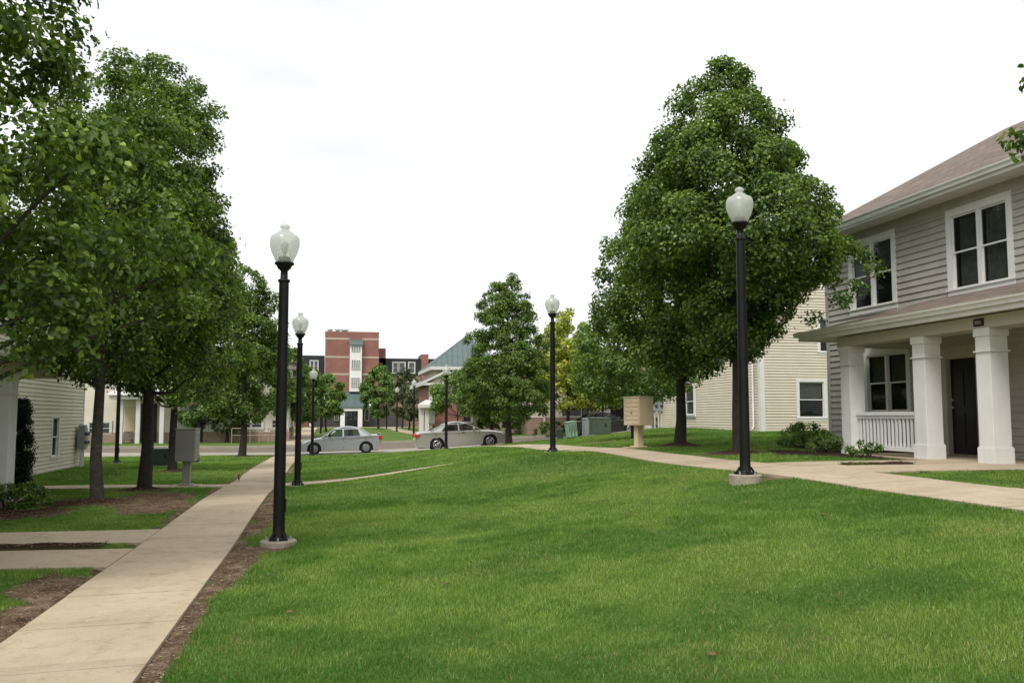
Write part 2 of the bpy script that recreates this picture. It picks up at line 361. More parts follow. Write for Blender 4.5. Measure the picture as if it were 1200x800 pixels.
# ------------------------------------------------------------------ ground
def grid_sheet(xs,ys,zfun,name,mat):
    X,Y=np.meshgrid(xs,ys); Zs=zfun(X,Y); nx,ny=len(xs),len(ys)
    v=np.stack([X.ravel(),Y.ravel(),Zs.ravel()],-1)
    i=np.arange(ny-1)[:,None]*nx+np.arange(nx-1)[None,:]
    f=np.stack([i,i+1,i+1+nx,i+nx],-1).reshape(-1,4)
    me=bpy.data.meshes.new(name); me.vertices.add(len(v)); me.vertices.foreach_set('co',v.ravel())
    me.loops.add(f.size); me.loops.foreach_set('vertex_index',f.ravel()); me.polygons.add(len(f))
    me.polygons.foreach_set('loop_start',np.arange(len(f))*4); me.polygons.foreach_set('use_smooth',np.ones(len(f),bool)); me.update(calc_edges=True)
    me.materials.append(mat); return me,X,Y
def seg(*parts):
    out=[]
    for a,b,st in parts: out+=list(np.arange(a,b,st))
    return out
xs=seg((-1500,-300,300),(-300,-60,30),(-60,-12,1.2),(-12,13,.11),(13,24,.4),(24,60,1.5),(60,300,30),(300,1501,300))
ys=seg((-300,-20,20),(-20,1,.8),(1,26,.11),(26,46,.25),(46,70,.6),(70,140,2.5),(140,400,30),(400,2500,300))
def zground(X,Y):
    z=H(X,Y); m=paved(X,Y,.02); z=np.where(m,z-.07,z)
    z=np.where(((X>11.2)&(X<25)&(Y>3)&(Y<18.2))|((X>13.3)&(X<25)&(Y>2.2)&(Y<21.5))|((X<-8.2)&(X>-17.8)&(Y>8.3)&(Y<32.5)),z-.35,z)
    z=np.where((Y>ROAD[0]-.1)&(Y<ROAD[1]+.1)&(np.abs(X)<70),z-.16,z)
    so=soil(X,Y); z=z+np.where(~m,so*(-.018+.028*vnoise(X,Y,9,5)),0)
    for a,b_,c,d in (HOLE,(-4.78,-2.7,12.12,12.63)): z=z+np.where((X>a+.03)&(X<b_-.03)&(Y>c+.04)&(Y<d-.04),.045,0)
    for cx,cy,r,hh in MOUNDS: z=z+hh*np.exp(-((X-cx)**2+(Y-cy)**2)/(r*r))*(~m)
    return z
MOUNDS=[(9.2,22.6,.5,.14),(9.0,18.6,.55,.10),(-3.9,21.2,.4,.10),(-4.25,18.5,.45,.06),(-3.7,42.6,.4,.08),(-4.4,28.9,.4,.08)]
me,X,Y=grid_sheet(xs,ys,zground,'ground',M_ground)
so=soil(X,Y).ravel(); mul=np.zeros_like(so)
for cx,cy,r,_ in MOUNDS+[(9.2,13.75,1.6,0),(8.6,11.8,1.2,0),(-3.7,12.4,1.2,0),(12,19,2.6,0),(11,16,1.5,0),(-6.3,17.6,1.7,0)]:
    mul=np.maximum(mul,np.clip(1.6-np.sqrt((X-cx)**2+(Y-cy)**2).ravel()/max(r*1.25,.5),0,1))
col=np.stack([so,mul,np.zeros_like(so),np.ones_like(so)],-1)
ca=me.color_attributes.new('soil','FLOAT_COLOR','POINT'); ca.data.foreach_set('color',col.ravel())
tag(link('ground',me),kind='structure')

def slab_area(b,a0,a1,b0,b1,jx=None,jy=None,top=.012,gap=.013):
    """concrete poured in slabs with open joints, following the ground"""
    nx=max(1,round((a1-a0)/(jx or 99))); ny=max(1,round((b1-b0)/(jy or 99)))
    for i in range(nx):
        for j in range(ny):
            x0=a0+(a1-a0)*i/nx+(gap/2 if i else 0); x1=a0+(a1-a0)*(i+1)/nx-(gap/2 if i<nx-1 else 0)
            y0=b0+(b1-b0)*j/ny+(gap/2 if j else 0); y1=b0+(b1-b0)*(j+1)/ny-(gap/2 if j<ny-1 else 0)
            k=max(1,int((x1-x0)/.6)); l=max(1,int((y1-y0)/.6))
            gx=np.linspace(x0,x1,k+1); gy=np.linspace(y0,y1,l+1); XX,YY=np.meshgrid(gx,gy); ZZ=H(XX,YY)+top+.0035*random.uniform(-1,1)
            vs=[(XX[q,p],YY[q,p],ZZ[q,p]) for q in range(l+1) for p in range(k+1)]; n=len(vs)
            fs=[(q*(k+1)+p,q*(k+1)+p+1,(q+1)*(k+1)+p+1,(q+1)*(k+1)+p) for q in range(l) for p in range(k)]
            rim=[p for p in range(k+1)]+[q*(k+1)+k for q in range(1,l+1)]+[l*(k+1)+p for p in range(k-1,-1,-1)]+[q*(k+1) for q in range(l-1,0,-1)]
            vs2=vs+[(vs[r][0],vs[r][1],vs[r][2]-.12) for r in rim]
            fs+=[(rim[r],n+r,n+(r+1)%len(rim),rim[(r+1)%len(rim)]) for r in range(len(rim))]
            b.add(vs2,fs)
b=MB(); slab_area(b,PX0,PX1,-8,22.2,None,1.33); slab_area(b,PX0,PX1,22.2,23.4,None,None); slab_area(b,PX0,PX1,23.4,44.3,None,1.33)
tag(b.build('long_walk',M_walk),kind='structure')
b=MB(); slab_area(b,6.55,7.85,-6,11.9,None,1.4); slab_area(b,6.55,7.85,11.9,15.1,None,1.6); slab_area(b,6.55,7.85,15.1,44.3,None,1.4)
tag(b.build('upper_walk',M_walk),kind='structure')
b=MB(); slab_area(b,-12,PX0-.008,22.2,23.4,1.4,None); slab_area(b,PX1+.008,6.54,22.2,23.4,1.4,None,top=.004)
tag(b.build('cross_walk',M_walk),kind='structure')
b=MB(); slab_area(b,-6.9,PX0-.012,12.65,14.0,1.5,None); slab_area(b,-6.9,PX0-.012,10.75,12.1,1.5,None); slab_area(b,-6.9,-4.8,12.11,12.64)
tag(b.build('left_entry_walk',M_walk),kind='structure')
b=MB(); a,c,d,e=HOLE
slab_area(b,7.862,11.1,11.9,d,1.6,None); slab_area(b,7.862,11.1,e,15.1,1.6,None); slab_area(b,7.862,a,d+.005,e-.005); slab_area(b,c,11.1,d+.005,e-.005)
tag(b.build('right_entry_walk',M_walk),kind='structure')
b=MB(); slab_area(b,-2.6,-1.0,58.2,112,None,1.6); slab_area(b,6.7,8.1,58.2,112,None,1.6); slab_area(b,-25,35,112.01,114,3,None)
tag(b.build('far_walk',M_walk),kind='structure')
# street
sx=list(np.arange(-70,70.1,1.0))
me,_,_=grid_sheet(sx,list(np.linspace(ROAD[0]+.13,51.2,6)),lambda X,Y:H(X,Y)-.10,'street',M_road); tag(link('street',me),kind='structure')
me,_,_=grid_sheet(sx,list(np.linspace(51.2,ROAD[1]-.13,5)),lambda X,Y:H(X,Y)-.10,'street_lane',M_roadbr); tag(link('street_lane',me),kind='structure')
def ribbon(b,x0,x1,y0,y1,top,bot,step=1.0):
    n=int((x1-x0)/step); g=np.linspace(x0,x1,n+1); ym=(y0+y1)/2; z=H(g,np.full_like(g,ym))
    vs=[]; fs=[]
    for i,x in enumerate(g): vs+=[(x,y0,z[i]+bot),(x,y0,z[i]+top),(x,y1,z[i]+top),(x,y1,z[i]+bot)]
    for i in range(n):
        for k in range(4): fs.append((i*4+k,i*4+(k+1)%4,(i+1)*4+(k+1)%4,(i+1)*4+k))
    b.add(vs,fs)
b=MB(); ribbon(b,-70,70,ROAD[0]-.02,ROAD[0]+.14,.03,-.3); ribbon(b,-70,70,ROAD[1]-.14,ROAD[1]+.06,.04,-.3); tag(b.build('kerb',M_kerb),kind='structure')

# ------------------------------------------------------------------ grass blades (one stuff object)
def tri_mesh(name,V,nper,tint,mat,quads=False,faces=None):
    me=bpy.data.meshes.new(name); me.vertices.add(len(V)); me.vertices.foreach_set('co',V.astype(np.float32).ravel())
    k=len(V)//nper
    f=(np.arange(k)[:,None,None]*nper+np.array(faces)[None,:,:]).reshape(-1,len(faces[0]))
    me.loops.add(f.size); me.loops.foreach_set('vertex_index',f.ravel().astype(np.int32)); me.polygons.add(len(f))
    me.polygons.foreach_set('loop_start',(np.arange(len(f))*f.shape[1]).astype(np.int32)); me.update(calc_edges=True)
    ca=me.color_attributes.new('tint','FLOAT_COLOR','POINT'); t=np.repeat(tint,nper,axis=0); ca.data.foreach_set('color',np.concatenate([t,np.ones((len(t),1))],1).astype(np.float32).ravel())
    me.materials.append(mat); return me
def grass():
    pts=[]; 
    zones=[(3.9,6,6500),(6,8,5000),(8,11,3300),(11,16,1700),(16,24,700),(24,34,300),(34,45,170)]
    for y0,y1,den in zones:
        Yc0,Yc1=y0,y1
        n=int(den*(Yc1-Yc0)*(Yc0+Yc1)/2*1.42)
        Yc=np.sqrt(rng.uniform(Yc0**2,Yc1**2,n)); k=rng.uniform(-.66,.66,n)
        Xc=k*Yc; x=Xc*CT+Yc*ST; y=-Xc*ST+Yc*CT
        pts.append(np.stack([x,y,Yc],-1))
    P=np.concatenate(pts); x,y,Yc=P.T
    keep=(~paved(x,y,.0))&(soil(x,y)<rng.uniform(.25,.95,len(x)))&(y<44.4)
    keep&=~((x>11.0)&(y<21.8))&~((x<-8.0)&(y<33))&~((x>17)&(y>33.2))
    # worn patches: thinner grass
    x,y,Yc=x[keep],y[keep],Yc[keep]; n=len(x)
    z=zground(x,y)
    pat=vnoise(x,y,.55,1)*.6+vnoise(x,y,1.6,2)*.4
    dry=np.clip(vnoise(x,y,1.1,8)*1.4+vnoise(x,y,5,9)*.5-1.15,0,1)
    hgt=(.013+.017*rng.random(n))*(.75+.6*pat)*(1+Yc*.02); wid=(.0017+.001*rng.random(n))*(.8+Yc*.15)
    ang=rng.uniform(0,2*np.pi,n); lean=rng.uniform(.1,.9,n)*hgt; la=ang+rng.uniform(-1,1,n)
    wx,wy=np.cos(ang)*wid,np.sin(ang)*wid
    V=np.empty((n,3,3)); V[:,0]=np.stack([x-wx,y-wy,z-.004],-1); V[:,1]=np.stack([x+wx,y+wy,z-.004],-1)
    V[:,2]=np.stack([x-np.sin(la)*lean,y+np.cos(la)*lean,z+hgt],-1)
    g0=np.array([.075,.178,.024]); g1=np.array([.225,.325,.068]); st=np.array([.36,.31,.15])
    pat2=vnoise(x*.7+y*.2,y,.8,12)*.42+vnoise(x,y,1.9,13)*.33+vnoise(x,y,6,14)*.25
    pale=np.zeros(n)
    for px,Yq,rx_,ry_ in ((350,7.2,.6,.25),(590,5.9,.8,.25),(675,7.6,.35,.2),(800,8.4,.9,.25),(1000,5.8,.6,.3),(1150,7.8,.7,.35),(480,11,.9,.3),(700,13,1.2,.35)):
        qx,qy=W(px,Yq); pale+=np.exp(-(((x-qx)*CT-(y-qy)*ST)/rx_)**2-(((x-qx)*ST+(y-qy)*CT)/ry_)**2)
    u=np.clip((pat2-.5)*2.6+.40+.5*pale+rng.normal(0,.10,n),0,1)[:,None]
    tint=g0*(1-u)+g1*u
    s=(rng.random(n)<(.03+.5*dry+.12*pale)); tint[s]=tint[s]*.35+st*.65
    # clumps of darker coarse grass
    me=tri_mesh('lawn_grass',V.reshape(-1,3),3,tint,M_blade,faces=[[0,1,2]])
    tag(link('lawn_grass',me),'short mown green lawn grass with lighter and darker patches','grass',kind='stuff')
grass()
# ------------------------------------------------------------------ litter on the bare soil
def litter():
    n=22000; bx=[]; 
    zone=[(-1.14,.1,3.5,13),(-4.0,-2.3,4,10.8),(-5.8,-2.3,15,21),(8,10.5,11.5,14),(-4.7,-2.7,12.1,12.65),(-1.1,-.6,13,22)]
    for a,b_,c,d in zone:
        k=int(n*((b_-a)*(d-c))/30); bx.append(np.stack([rng.uniform(a,b_,k),rng.uniform(c,d,k)],-1))
    P=np.concatenate(bx); x,y=P.T; keep=(soil(x,y)>.55)&(~paved(x,y,0)); x,y=x[keep],y[keep]; n=len(x); z=zground(x,y)
    L=rng.uniform(.005,.02,n)**1.0; w=rng.uniform(.002,.005,n); a=rng.uniform(0,6.283,n); t=rng.uniform(-.5,.5,n)
    dx,dy=np.cos(a)*L,np.sin(a)*L; ex,ey=-np.sin(a)*w,np.cos(a)*w
    V=np.empty((n,4,3)); V[:,0]=np.stack([x-dx-ex,y-dy-ey,z+.004-t*L*.3],-1); V[:,1]=np.stack([x+dx-ex,y+dy-ey,z+.006+t*L*.5],-1)
    V[:,2]=np.stack([x+dx+ex,y+dy+ey,z+.008+t*L*.5],-1); V[:,3]=np.stack([x-dx+ex,y-dy+ey,z+.006-t*L*.3],-1)
    base=np.array([[.30,.22,.14],[.16,.10,.065],[.06,.04,.03],[.42,.34,.24]]); tint=base[rng.integers(0,4,n)]*rng.uniform(.7,1.2,(n,1))
    me=tri_mesh('soil_litter',V.reshape(-1,3),4,tint,M_blade,faces=[[0,1,2,3]])
    tag(link('soil_litter',me),'dry twigs bark chips and dead grass on bare soil','ground litter',kind='stuff')
litter()

# ------------------------------------------------------------------ trees
def leaves(name,clumps,nleaf,size,pal,parent,detail=False,up=.35,seed=0,stray=.06):
    """clumps: array (cx,cy,cz,r,ox,oy,oz) ; leaf-sized faces spread through them"""
    g=np.random.default_rng(seed); cl=np.array(clumps); wgt=cl[:,3]**2; idx=g.choice(len(cl),nleaf,p=wgt/wgt.sum())
    c=cl[idx]; n=nleaf
    d=g.normal(size=(n,3)); d/=np.linalg.norm(d,axis=1,keepdims=True)
    o=c[:,4:7]; d=d+o*.55; d/=np.linalg.norm(d,axis=1,keepdims=True)
    rr=(g.random(n)**.45)*(1+.0*n); far=g.random(n)<stray; rr=np.where(far,rr*g.uniform(1.05,1.5,n),rr)
    p=c[:,:3]+d*(c[:,3]*rr)[:,None]*np.array([1,1,.78])
    nr=d*.55+np.array([0,0,up])+o*.35+g.normal(size=(n,3))*.55; nr/=np.linalg.norm(nr,axis=1,keepdims=True)
    t=g.normal(size=(n,3))*.8+d*.5+np.array([0,0,-.35]); t-=nr*(t*nr).sum(1,keepdims=True); t/=np.linalg.norm(t,axis=1,keepdims=True)
    b=np.cross(nr,t); L=size*g.uniform(.65,1.25,n)[:,None]; w=L*g.uniform(.62,.8,n)[:,None]*.5
    if detail:
        V=np.empty((n,6,3)); cup=nr*L*.13
        V[:,0]=p-t*L*.5; V[:,1]=p-t*L*.12+b*w+cup; V[:,2]=p+t*L*.25+b*w*.72+cup*.6; V[:,3]=p+t*L*.55-nr*L*.08; V[:,4]=p+t*L*.25-b*w*.72+cup*.6; V[:,5]=p-t*L*.12-b*w+cup
        fc=[[0,1,2,3],[0,3,4,5]]; k=6
    else:
        V=np.empty((n,4,3)); V[:,0]=p-t*L*.5; V[:,1]=p+b*w+nr*L*.06; V[:,2]=p+t*L*.55; V[:,3]=p-b*w+nr*L*.06; fc=[[0,1,2],[0,2,3]]; k=4
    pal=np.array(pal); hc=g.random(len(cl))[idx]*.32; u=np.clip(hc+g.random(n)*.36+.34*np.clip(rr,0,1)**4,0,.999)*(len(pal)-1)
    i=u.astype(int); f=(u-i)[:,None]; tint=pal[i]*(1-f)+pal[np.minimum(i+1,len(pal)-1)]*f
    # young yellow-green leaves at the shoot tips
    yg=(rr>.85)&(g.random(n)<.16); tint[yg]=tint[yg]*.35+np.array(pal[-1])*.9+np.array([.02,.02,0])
    me=tri_mesh(name,V.reshape(-1,3),k,tint*g.uniform(.8,1.15,(n,1)),M_leaf,faces=fc)
    return link(name,me,parent)
PEAR=[(.028,.058,.011),(.056,.106,.017),(.112,.186,.028),(.20,.28,.048)]
LIGHT=[(.055,.11,.026),(.09,.165,.036),(.14,.225,.05),(.2,.29,.065)]
YEL=[(.11,.18,.03),(.22,.28,.04),(.36,.38,.05),(.48,.46,.06)]
DULL=[(.05,.06,.03),(.07,.08,.04),(.09,.10,.05),(.11,.11,.06)]
def tree(name,label,x,y,H0,H1,prof,nleaf,size,ncl,trunk_r=.14,pal=PEAR,seed=1,lean=(0,0),detail=False,bark=None,rc=.42,group='pear trees along the walks',shell=.7,axis_off=(0,0),extra=[],limbs=16,rough=.75):
    """prof: [(t,r)...] crown radius against relative crown height"""
    g=np.random.default_rng(seed); z0=h(x,y)-.02
    root=thing(name,label,'tree',(x,y,z0),group)
    pt=[p[0] for p in prof]; pr=[p[1] for p in prof]
    ph=g.uniform(0,6.28,4)
    def Rr(t,a): return np.interp(t,pt,pr)*(1+rough*(.13*math.sin(2*a+ph[0]+3*t)+.10*math.sin(3*a+ph[1]-5*t)+.07*math.sin(5*a+ph[2]+9*t)))
    def ax(t): return (axis_off[0]*t+lean[0]*t, axis_off[1]*t+lean[1]*t)
    cl=[]; tt=np.linspace(0,1,200); w=np.interp(tt,pt,pr)**1.3+.05; w/=w.sum()
    while len(cl)<ncl:
        t=float(g.choice(tt,p=w))+g.uniform(-.003,.003); t=min(max(t,0),1); a=g.uniform(0,6.283); 
        f=(g.uniform(.74,1.0) if g.random()<shell else g.uniform(.2,.74)); r=Rr(t,a)*f; r=max(0,r-.12)
        ox,oy=ax(t); c=(ox+r*math.cos(a),oy+r*math.sin(a),H0+(H1-H0)*t)
        s=rc*g.uniform(.6,1.25)*(.75+.25*min(1,np.interp(t,pt,pr)/1.5))
        up=.25+.6*t; n=math.sqrt(1+up*up); cl.append((*c,s,math.cos(a)/n,math.sin(a)/n,up/n))
    for e in extra:
        cl.append((*e[:3],e[3],0,0,.5))
    # trunk with root flare
    tb=MB(); hc=H0+(H1-H0)*.8; k=9; pts=[];rs=[]
    for i in range(k+1):
        t=i/k; zz=hc*t; tc=max(0,(zz-H0)/(H1-H0)); ox,oy=ax(tc)
        pts.append((ox+.05*math.sin(3*t+ph[0])*(t>0),oy+.05*math.sin(4*t+ph[1])*(t>0),zz)); rs.append(trunk_r*(1-.82*t**.9))
    pts.insert(1,(pts[0][0],pts[0][1],.16)); rs[0]=trunk_r*1.5; rs.insert(1,trunk_r*1.08)
    pts[0]=(pts[0][0],pts[0][1],-.15)
    tb.tube(pts,rs,12); tb.build('trunk',bark or M_bark,root,abs_=False)
    lb=MB(); order=np.argsort([c[2]+g.uniform(-.8,.8) for c in cl])
    sel=[cl[j] for j in order[::max(1,len(cl)//limbs)]]
    for c in sel:
        zc=c[2]; zs=max(H0*.95, zc-np.hypot(c[0],c[1])*1.1-.3); zs=min(zs,hc*.92); tz=max(0,(zs-H0)/(H1-H0)); ox,oy=ax(tz)
        s0=Vector((ox,oy,zs)); e0=Vector(c[:3]); mid=s0.lerp(e0,.5)+Vector((g.uniform(-.12,.12),g.uniform(-.12,.12),-.12-.1*(e0-s0).length*.5))
        r0=trunk_r*(.30 if zs<H0+.3*(H1-H0) else .22)
        lb.tube([s0,s0.lerp(mid,.55)+Vector((0,0,-.03)),mid,mid.lerp(e0,.55)+Vector((0,0,.05)),e0],[r0,r0*.8,r0*.6,r0*.4,.008],6,cap=False)
        for q in range(3):
            m2=mid.lerp(e0,g.uniform(0,.8)); e2=m2+Vector(g.normal(size=3)*.18)+Vector((0,0,.15)); lb.tube([m2,m2.lerp(e2,.5)+Vector((0,0,.04)),e2],[r0*.3,r0*.2,.004],4,cap=False)
    lb.build('branches',bark or M_bark,root,abs_=False)
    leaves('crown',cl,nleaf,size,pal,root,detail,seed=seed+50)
    return root
P_pear=[(0,.9),(.08,1.7),(.2,2.2),(.4,2.1),(.62,1.7),(.82,1.1),(.94,.6),(1,.15)]
def sc(p,k): return [(a,b*k) for a,b in p]
# left row, near to far
tree('pear_tree','nearest pear tree on the left with large close-up leaves, trunk out of the frame',-5.0,10.1,1.9,9.2,[(0,.9),(.08,2.5),(.18,3.05),(.3,3.05),(.42,2.0),(.55,2.3),(.66,2.3),(.8,1.9),(.92,1.6),(1,.6)],80000,.08,360,.16,detail=True,seed=3,rc=.42,limbs=34)
tree('pear_tree','pear tree with a bare grey trunk nearest the left edge, in brown mulch',-4.25,18.5,2.45,8.9,sc([(0,.7),(.08,1.6),(.2,2.2),(.4,2.0),(.62,1.6),(.8,1.0),(.93,.55),(1,.12)],1.0),48000,.082,240,.118,seed=5)
tree('pear_tree','tall pear tree with dark trunk and mulch ring just before the cross walk',-3.9,21.2,2.3,10.15,[(0,.8),(.08,1.6),(.2,2.05),(.4,1.85),(.6,1.7),(.78,1.45),(.9,.95),(1,.2)],92000,.082,380,.145,seed=8,bark=M_barkd)
tree('pear_tree','pear tree behind the grey mailbox cabinet on the left lawn',-4.6,29.3,2.1,8.6,sc(P_pear,.98),38000,.1,200,.13,seed=9,bark=M_barkd)
tree('pear_tree','pear tree on the left lawn at the near kerb of the street',-3.7,42.6,1.7,9.0,sc(P_pear,1.02),40000,.115,210,.17,seed=12,bark=M_barkd)
# right row
tree('pear_tree','largest pear tree, right of centre with its crown behind the white globe lamp',9.0,18.6,2.15,8.85,[(0,.5),(.1,1.0),(.2,1.7),(.29,2.6),(.37,2.75),(.57,2.15),(.74,1.6),(.87,1.1),(.96,.7),(1,.3)],125000,.08,560,.14,seed=21,rc=.37,limbs=30,axis_off=(-.3,0),rough=.5,bark=M_barkd,
  extra=[(2.2,-1.3,3.6,.3),(2.5,-1.5,4.0,.3),(2.6,-1.0,4.3,.3),(1.7,-1.5,3.3,.3),(1.1,-1.4,2.9,.28),(-1.2,-.6,2.4,.35)])
tree('pear_tree','pear tree with straight dark trunk on a mulch mound behind the tan mailbox',9.25,22.6,1.95,8.1,[(0,1.0),(.08,1.7),(.2,2.05),(.42,2.0),(.62,1.7),(.8,1.2),(.93,.6),(1,.15)],66000,.088,300,.155,seed=25,bark=M_barkd)
tree('shade_tree','low broad shade tree between the yellow tree and the biggest pear tree',10.8,30.6,1.4,6.4,[(0,1.3),(.12,2.4),(.32,2.3),(.6,1.6),(.8,.9),(1,.2)],44000,.095,200,.12,seed=27,pal=LIGHT,bark=M_barkd,group='shade trees beyond the lawn')
tree('pear_tree','pyramid shaped pear tree at the street in the middle, beside the champagne sedan',8.85,43.6,1.0,8.35,[(0,.9),(.08,1.9),(.2,2.35),(.4,2.2),(.6,1.8),(.78,1.4),(.92,.95),(1,.35)],72000,.1,340,.17,seed=31,rc=.38,axis_off=(-.15,0))
tree('pear_tree','pear tree just outside the right edge whose twigs hang over the roof corner',9.0,6.5,2.2,5.9,[(0,.5),(.3,1.9),(.44,2.55),(.6,2.4),(.74,1.5),(1,.3)],18000,.085,130,.14,seed=33,detail=True,rc=.34)
# beyond the street
def far(label,px,Y,top,bot,rad,nl,pal,seed,name='shade_tree',tr=.11,size=.2,gr='shade trees beyond the lawn',rc=.45):
    x,y=W(px,Y); z0=h(x,y); return tree(name,label,x,y,Zat(bot,Y)-z0,Zat(top,Y)-z0,[(0,rad*.5),(.15,rad*.9),(.4,rad),(.65,rad*.85),(.85,rad*.5),(1,.15)],nl,size,max(60,nl//110),tr,pal=pal,seed=seed,bark=M_barkd,group=gr,rc=rc)
far('leaning shade tree in front of the brick row house left of the lamps',316,62,385,488,2.5,15000,PEAR,41)
far('light green maple left of the far brick tower entrance',383,84,434,488,1.9,9000,LIGHT,42,'maple_tree',size=.24)
far('round green maple standing in front of the right side of the brick tower',444,98,424,488,2.0,14000,LIGHT,43,'maple_tree',size=.22)
far('hazy brownish small tree behind the far lamps right of the brick tower',480,92,452,492,1.9,7000,DULL,44,'small_tree',size=.22)
far('thin pale green tree before the dark wing of the far building',472,104,430,470,2.0,3500,DULL,54,'small_tree',size=.25)
far('bright yellow locust tree behind the tall middle lamp',666,58,361,478,2.5,24000,YEL,45,'locust_tree',size=.17,tr=.13)
far('yellow green locust tree right of the bright yellow one',706,58,400,478,2.2,9000,[(.07,.10,.02),(.12,.16,.03),(.18,.2,.035),(.26,.27,.04)],46,'locust_tree',size=.17)
t5=far('small green tree before the brick house with the green pyramid roof',537,60,436,486,2.1,11000,LIGHT,47,'small_tree',size=.15,tr=.07)
far('light green tree in front of the porch of the left row house',238,60,440,496,2.2,9000,LIGHT,48)
far('bushy green tree just left of the far walk beyond the street',352,66,424,492,2.0,11000,LIGHT,57)
far('slim tree on the strip beyond the street at the left',268,59.5,470,503,1.3,4000,DULL,49,'small_tree',tr=.12)
far('tree seen between the two nearest trunks beyond the street',140,70,415,486,3.0,11000,PEAR,50)
far('dark tree behind the far row house at the left edge',60,75,400,470,3.4,9000,PEAR,51)
far('dark leafed tree hidden behind the middle pear tree beyond the street',577,63,420,494,2.1,9000,PEAR,52,tr=.16)
far('tall tree behind the row house left of the far tower',338,88,415,480,2.6,10000,PEAR,53,size=.24)

# bushes
def bush(name,label,cat,x,y,rx,ry,hh,n,size,pal,seed,rc=.16,group=None,detail=False,base=0.0):
    g=np.random.default_rng(seed); root=thing(name,label,cat,(x,y,h(x,y)-.01),group); cl=[]
    for i in range(max(8,n//90)):
        a=g.uniform(0,6.28); e=g.uniform(0,1)**.7; t=g.random()
        rr=math.sqrt(max(.05,1-(t*1.0)**2)); f=g.uniform(.55,1)
        c=(rx*rr*f*math.cos(a),ry*rr*f*math.sin(a),base+hh*t*.9+.06); cl.append((*c,rc*g.uniform(.7,1.3),math.cos(a)*.7,math.sin(a)*.7,.5))
    b=MB()
    for c in cl[::3]: b.tube([(c[0]*.1,c[1]*.1,-.05),(c[0]*.5,c[1]*.5,c[2]*.6),(c[0],c[1],c[2])],[.012,.009,.003],5,cap=False)
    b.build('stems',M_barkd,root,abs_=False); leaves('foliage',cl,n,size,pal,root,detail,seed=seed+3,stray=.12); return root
bush('shrub','loose green shrub at the corner of the grey house left of the porch','shrub',11.6,20.3,.65,.5,.5,3600,.05,LIGHT,60)
bush('shrub','low spreading shrub in mulch by the far porch column','shrub',11.0,18.4,.5,.35,.34,1800,.045,LIGHT,61,rc=.12)
bush('shrub','small low shrub below the white porch railing','shrub',10.85,16.6,.38,.35,.26,1100,.045,LIGHT,63,rc=.1)
bush('arborvitae','tall narrow dark evergreen beside the white column at the left edge','evergreen shrub',*W(28,20.3),.2,.2,2.15,13000,.045,[(.010,.018,.008),(.016,.028,.012),(.024,.04,.016)],62,rc=.14)
x,y=W(10,16.6)
bush('shrub','low grassy shrub at the foot of the white column at the left edge','shrub',x+.15,y-.3,.75,.6,.38,4200,.06,PEAR,64,rc=.14)
for i,(px,Y,w,lab) in enumerate([(640,58.5,.9,'dark clipped shrub before the tan brick wall in the middle'),(650,58.5,.7,'second dark clipped shrub, left of the green utility post'),(765,57,1.1,'dark shrub at the wall left of the meter cabinet')]):
    bush('shrub',lab,'shrub',*W(px,Y),w,.5,.9,1500,.1,PEAR,70+i,group='clipped shrubs beyond the street')
bush('shrub','green shrub bed before the brick house behind the champagne sedan','shrub',*W(590,64),2.4,.6,.8,3200,.12,LIGHT,75)
bush('shrub','dark shrub beside the far row house porch at the left','shrub',*W(112,59.5),1.2,.6,1.3,2500,.1,PEAR,76)
bush('flowering_shrub','shrub with red flowers by the white column of the brick house','shrub',*W(505,70),.9,.5,.7,900,.12,LIGHT,77)

# ------------------------------------------------------------------ street lamps
def lamp_proto(label,loc):
    root=thing('street_lamp',label,'street lamp',loc,'black street lamps with frosted acorn globes')
    b=MB(); b.lathe([(.001,-.35),(.23,-.35),(.23,.078),(.22,.09),(.001,.092)],28,smooth=False); b.build('footing',M_conc_foot,root,abs_=False)
    b=MB(); b.lathe([(.001,.094),(.12,.094),(.12,.115),(.092,.12),(.078,.15),(.075,.3),(.072,1.2),(.063,3.40),(.063,3.43)],20)
    for k in range(4):
        a=math.pi/4+k*math.pi/2; c,s=math.cos(a),math.sin(a); b.tube([(.075*c,.075*s,.19),(.125*c,.125*s,.12)],[.018,.016],6); b.box(.13*c-.022,.13*c+.022,.13*s-.022,.13*s+.022,.095,.125)
    b.box(.07,.088,-.03,.03,.45,.62)
    b.build('pole',M_black,root,abs_=False)
    for k in range(4):
        a=k*math.pi/2; c,s=math.cos(a)*.15,math.sin(a)*.15; b=MB(); b.tube([(c,s,.09),(c,s,.135)],[.014,.014],6); b.build('anchor_bolt',M_steel,root,abs_=False)
    b=MB(); b.lathe([(.066,3.415),(.078,3.42),(.078,3.45),(.05,3.455),(.045,3.56),(.06,3.575),(.085,3.60),(.10,3.635),(.125,3.65),(.125,3.675),(.09,3.68),(.001,3.68)],20); b.build('collar',M_black,root,abs_=False)
    g=MB(); g.lathe([(.108,3.677),(.125,3.72),(.165,3.80),(.19,3.89),(.193,3.95),(.185,4.0),(.165,4.035),(.13,4.052),(.105,4.058),(.102,4.07),(.085,4.085),(.055,4.105),(.045,4.115),(.042,4.125),(.062,4.135),(.066,4.15),(.055,4.17),(.03,4.188),(.001,4.195)],28); gl=g.build('globe',M_globe,root,abs_=False)
    b=MB(); b.lathe([(.001,3.68),(.078,3.68),(.078,3.745),(.06,3.75),(.03,3.752),(.001,3.752)],16); b.build('socket',M_black,gl,abs_=False)
    b=MB(); b.lathe([(.02,3.75),(.022,3.80),(.045,3.86),(.045,3.92),(.02,3.96),(.001,3.965)],12); b.build('bulb',M_whitefar,gl,abs_=False)
    return root
LX,RX=-.62,5.85
def lz(x,y,k=.0): return (x,y,h(x,y)+k)
L0=lamp_proto('nearest street lamp, beside the long walk on the left on a round footing',lz(LX+.05,12.0,-.025))
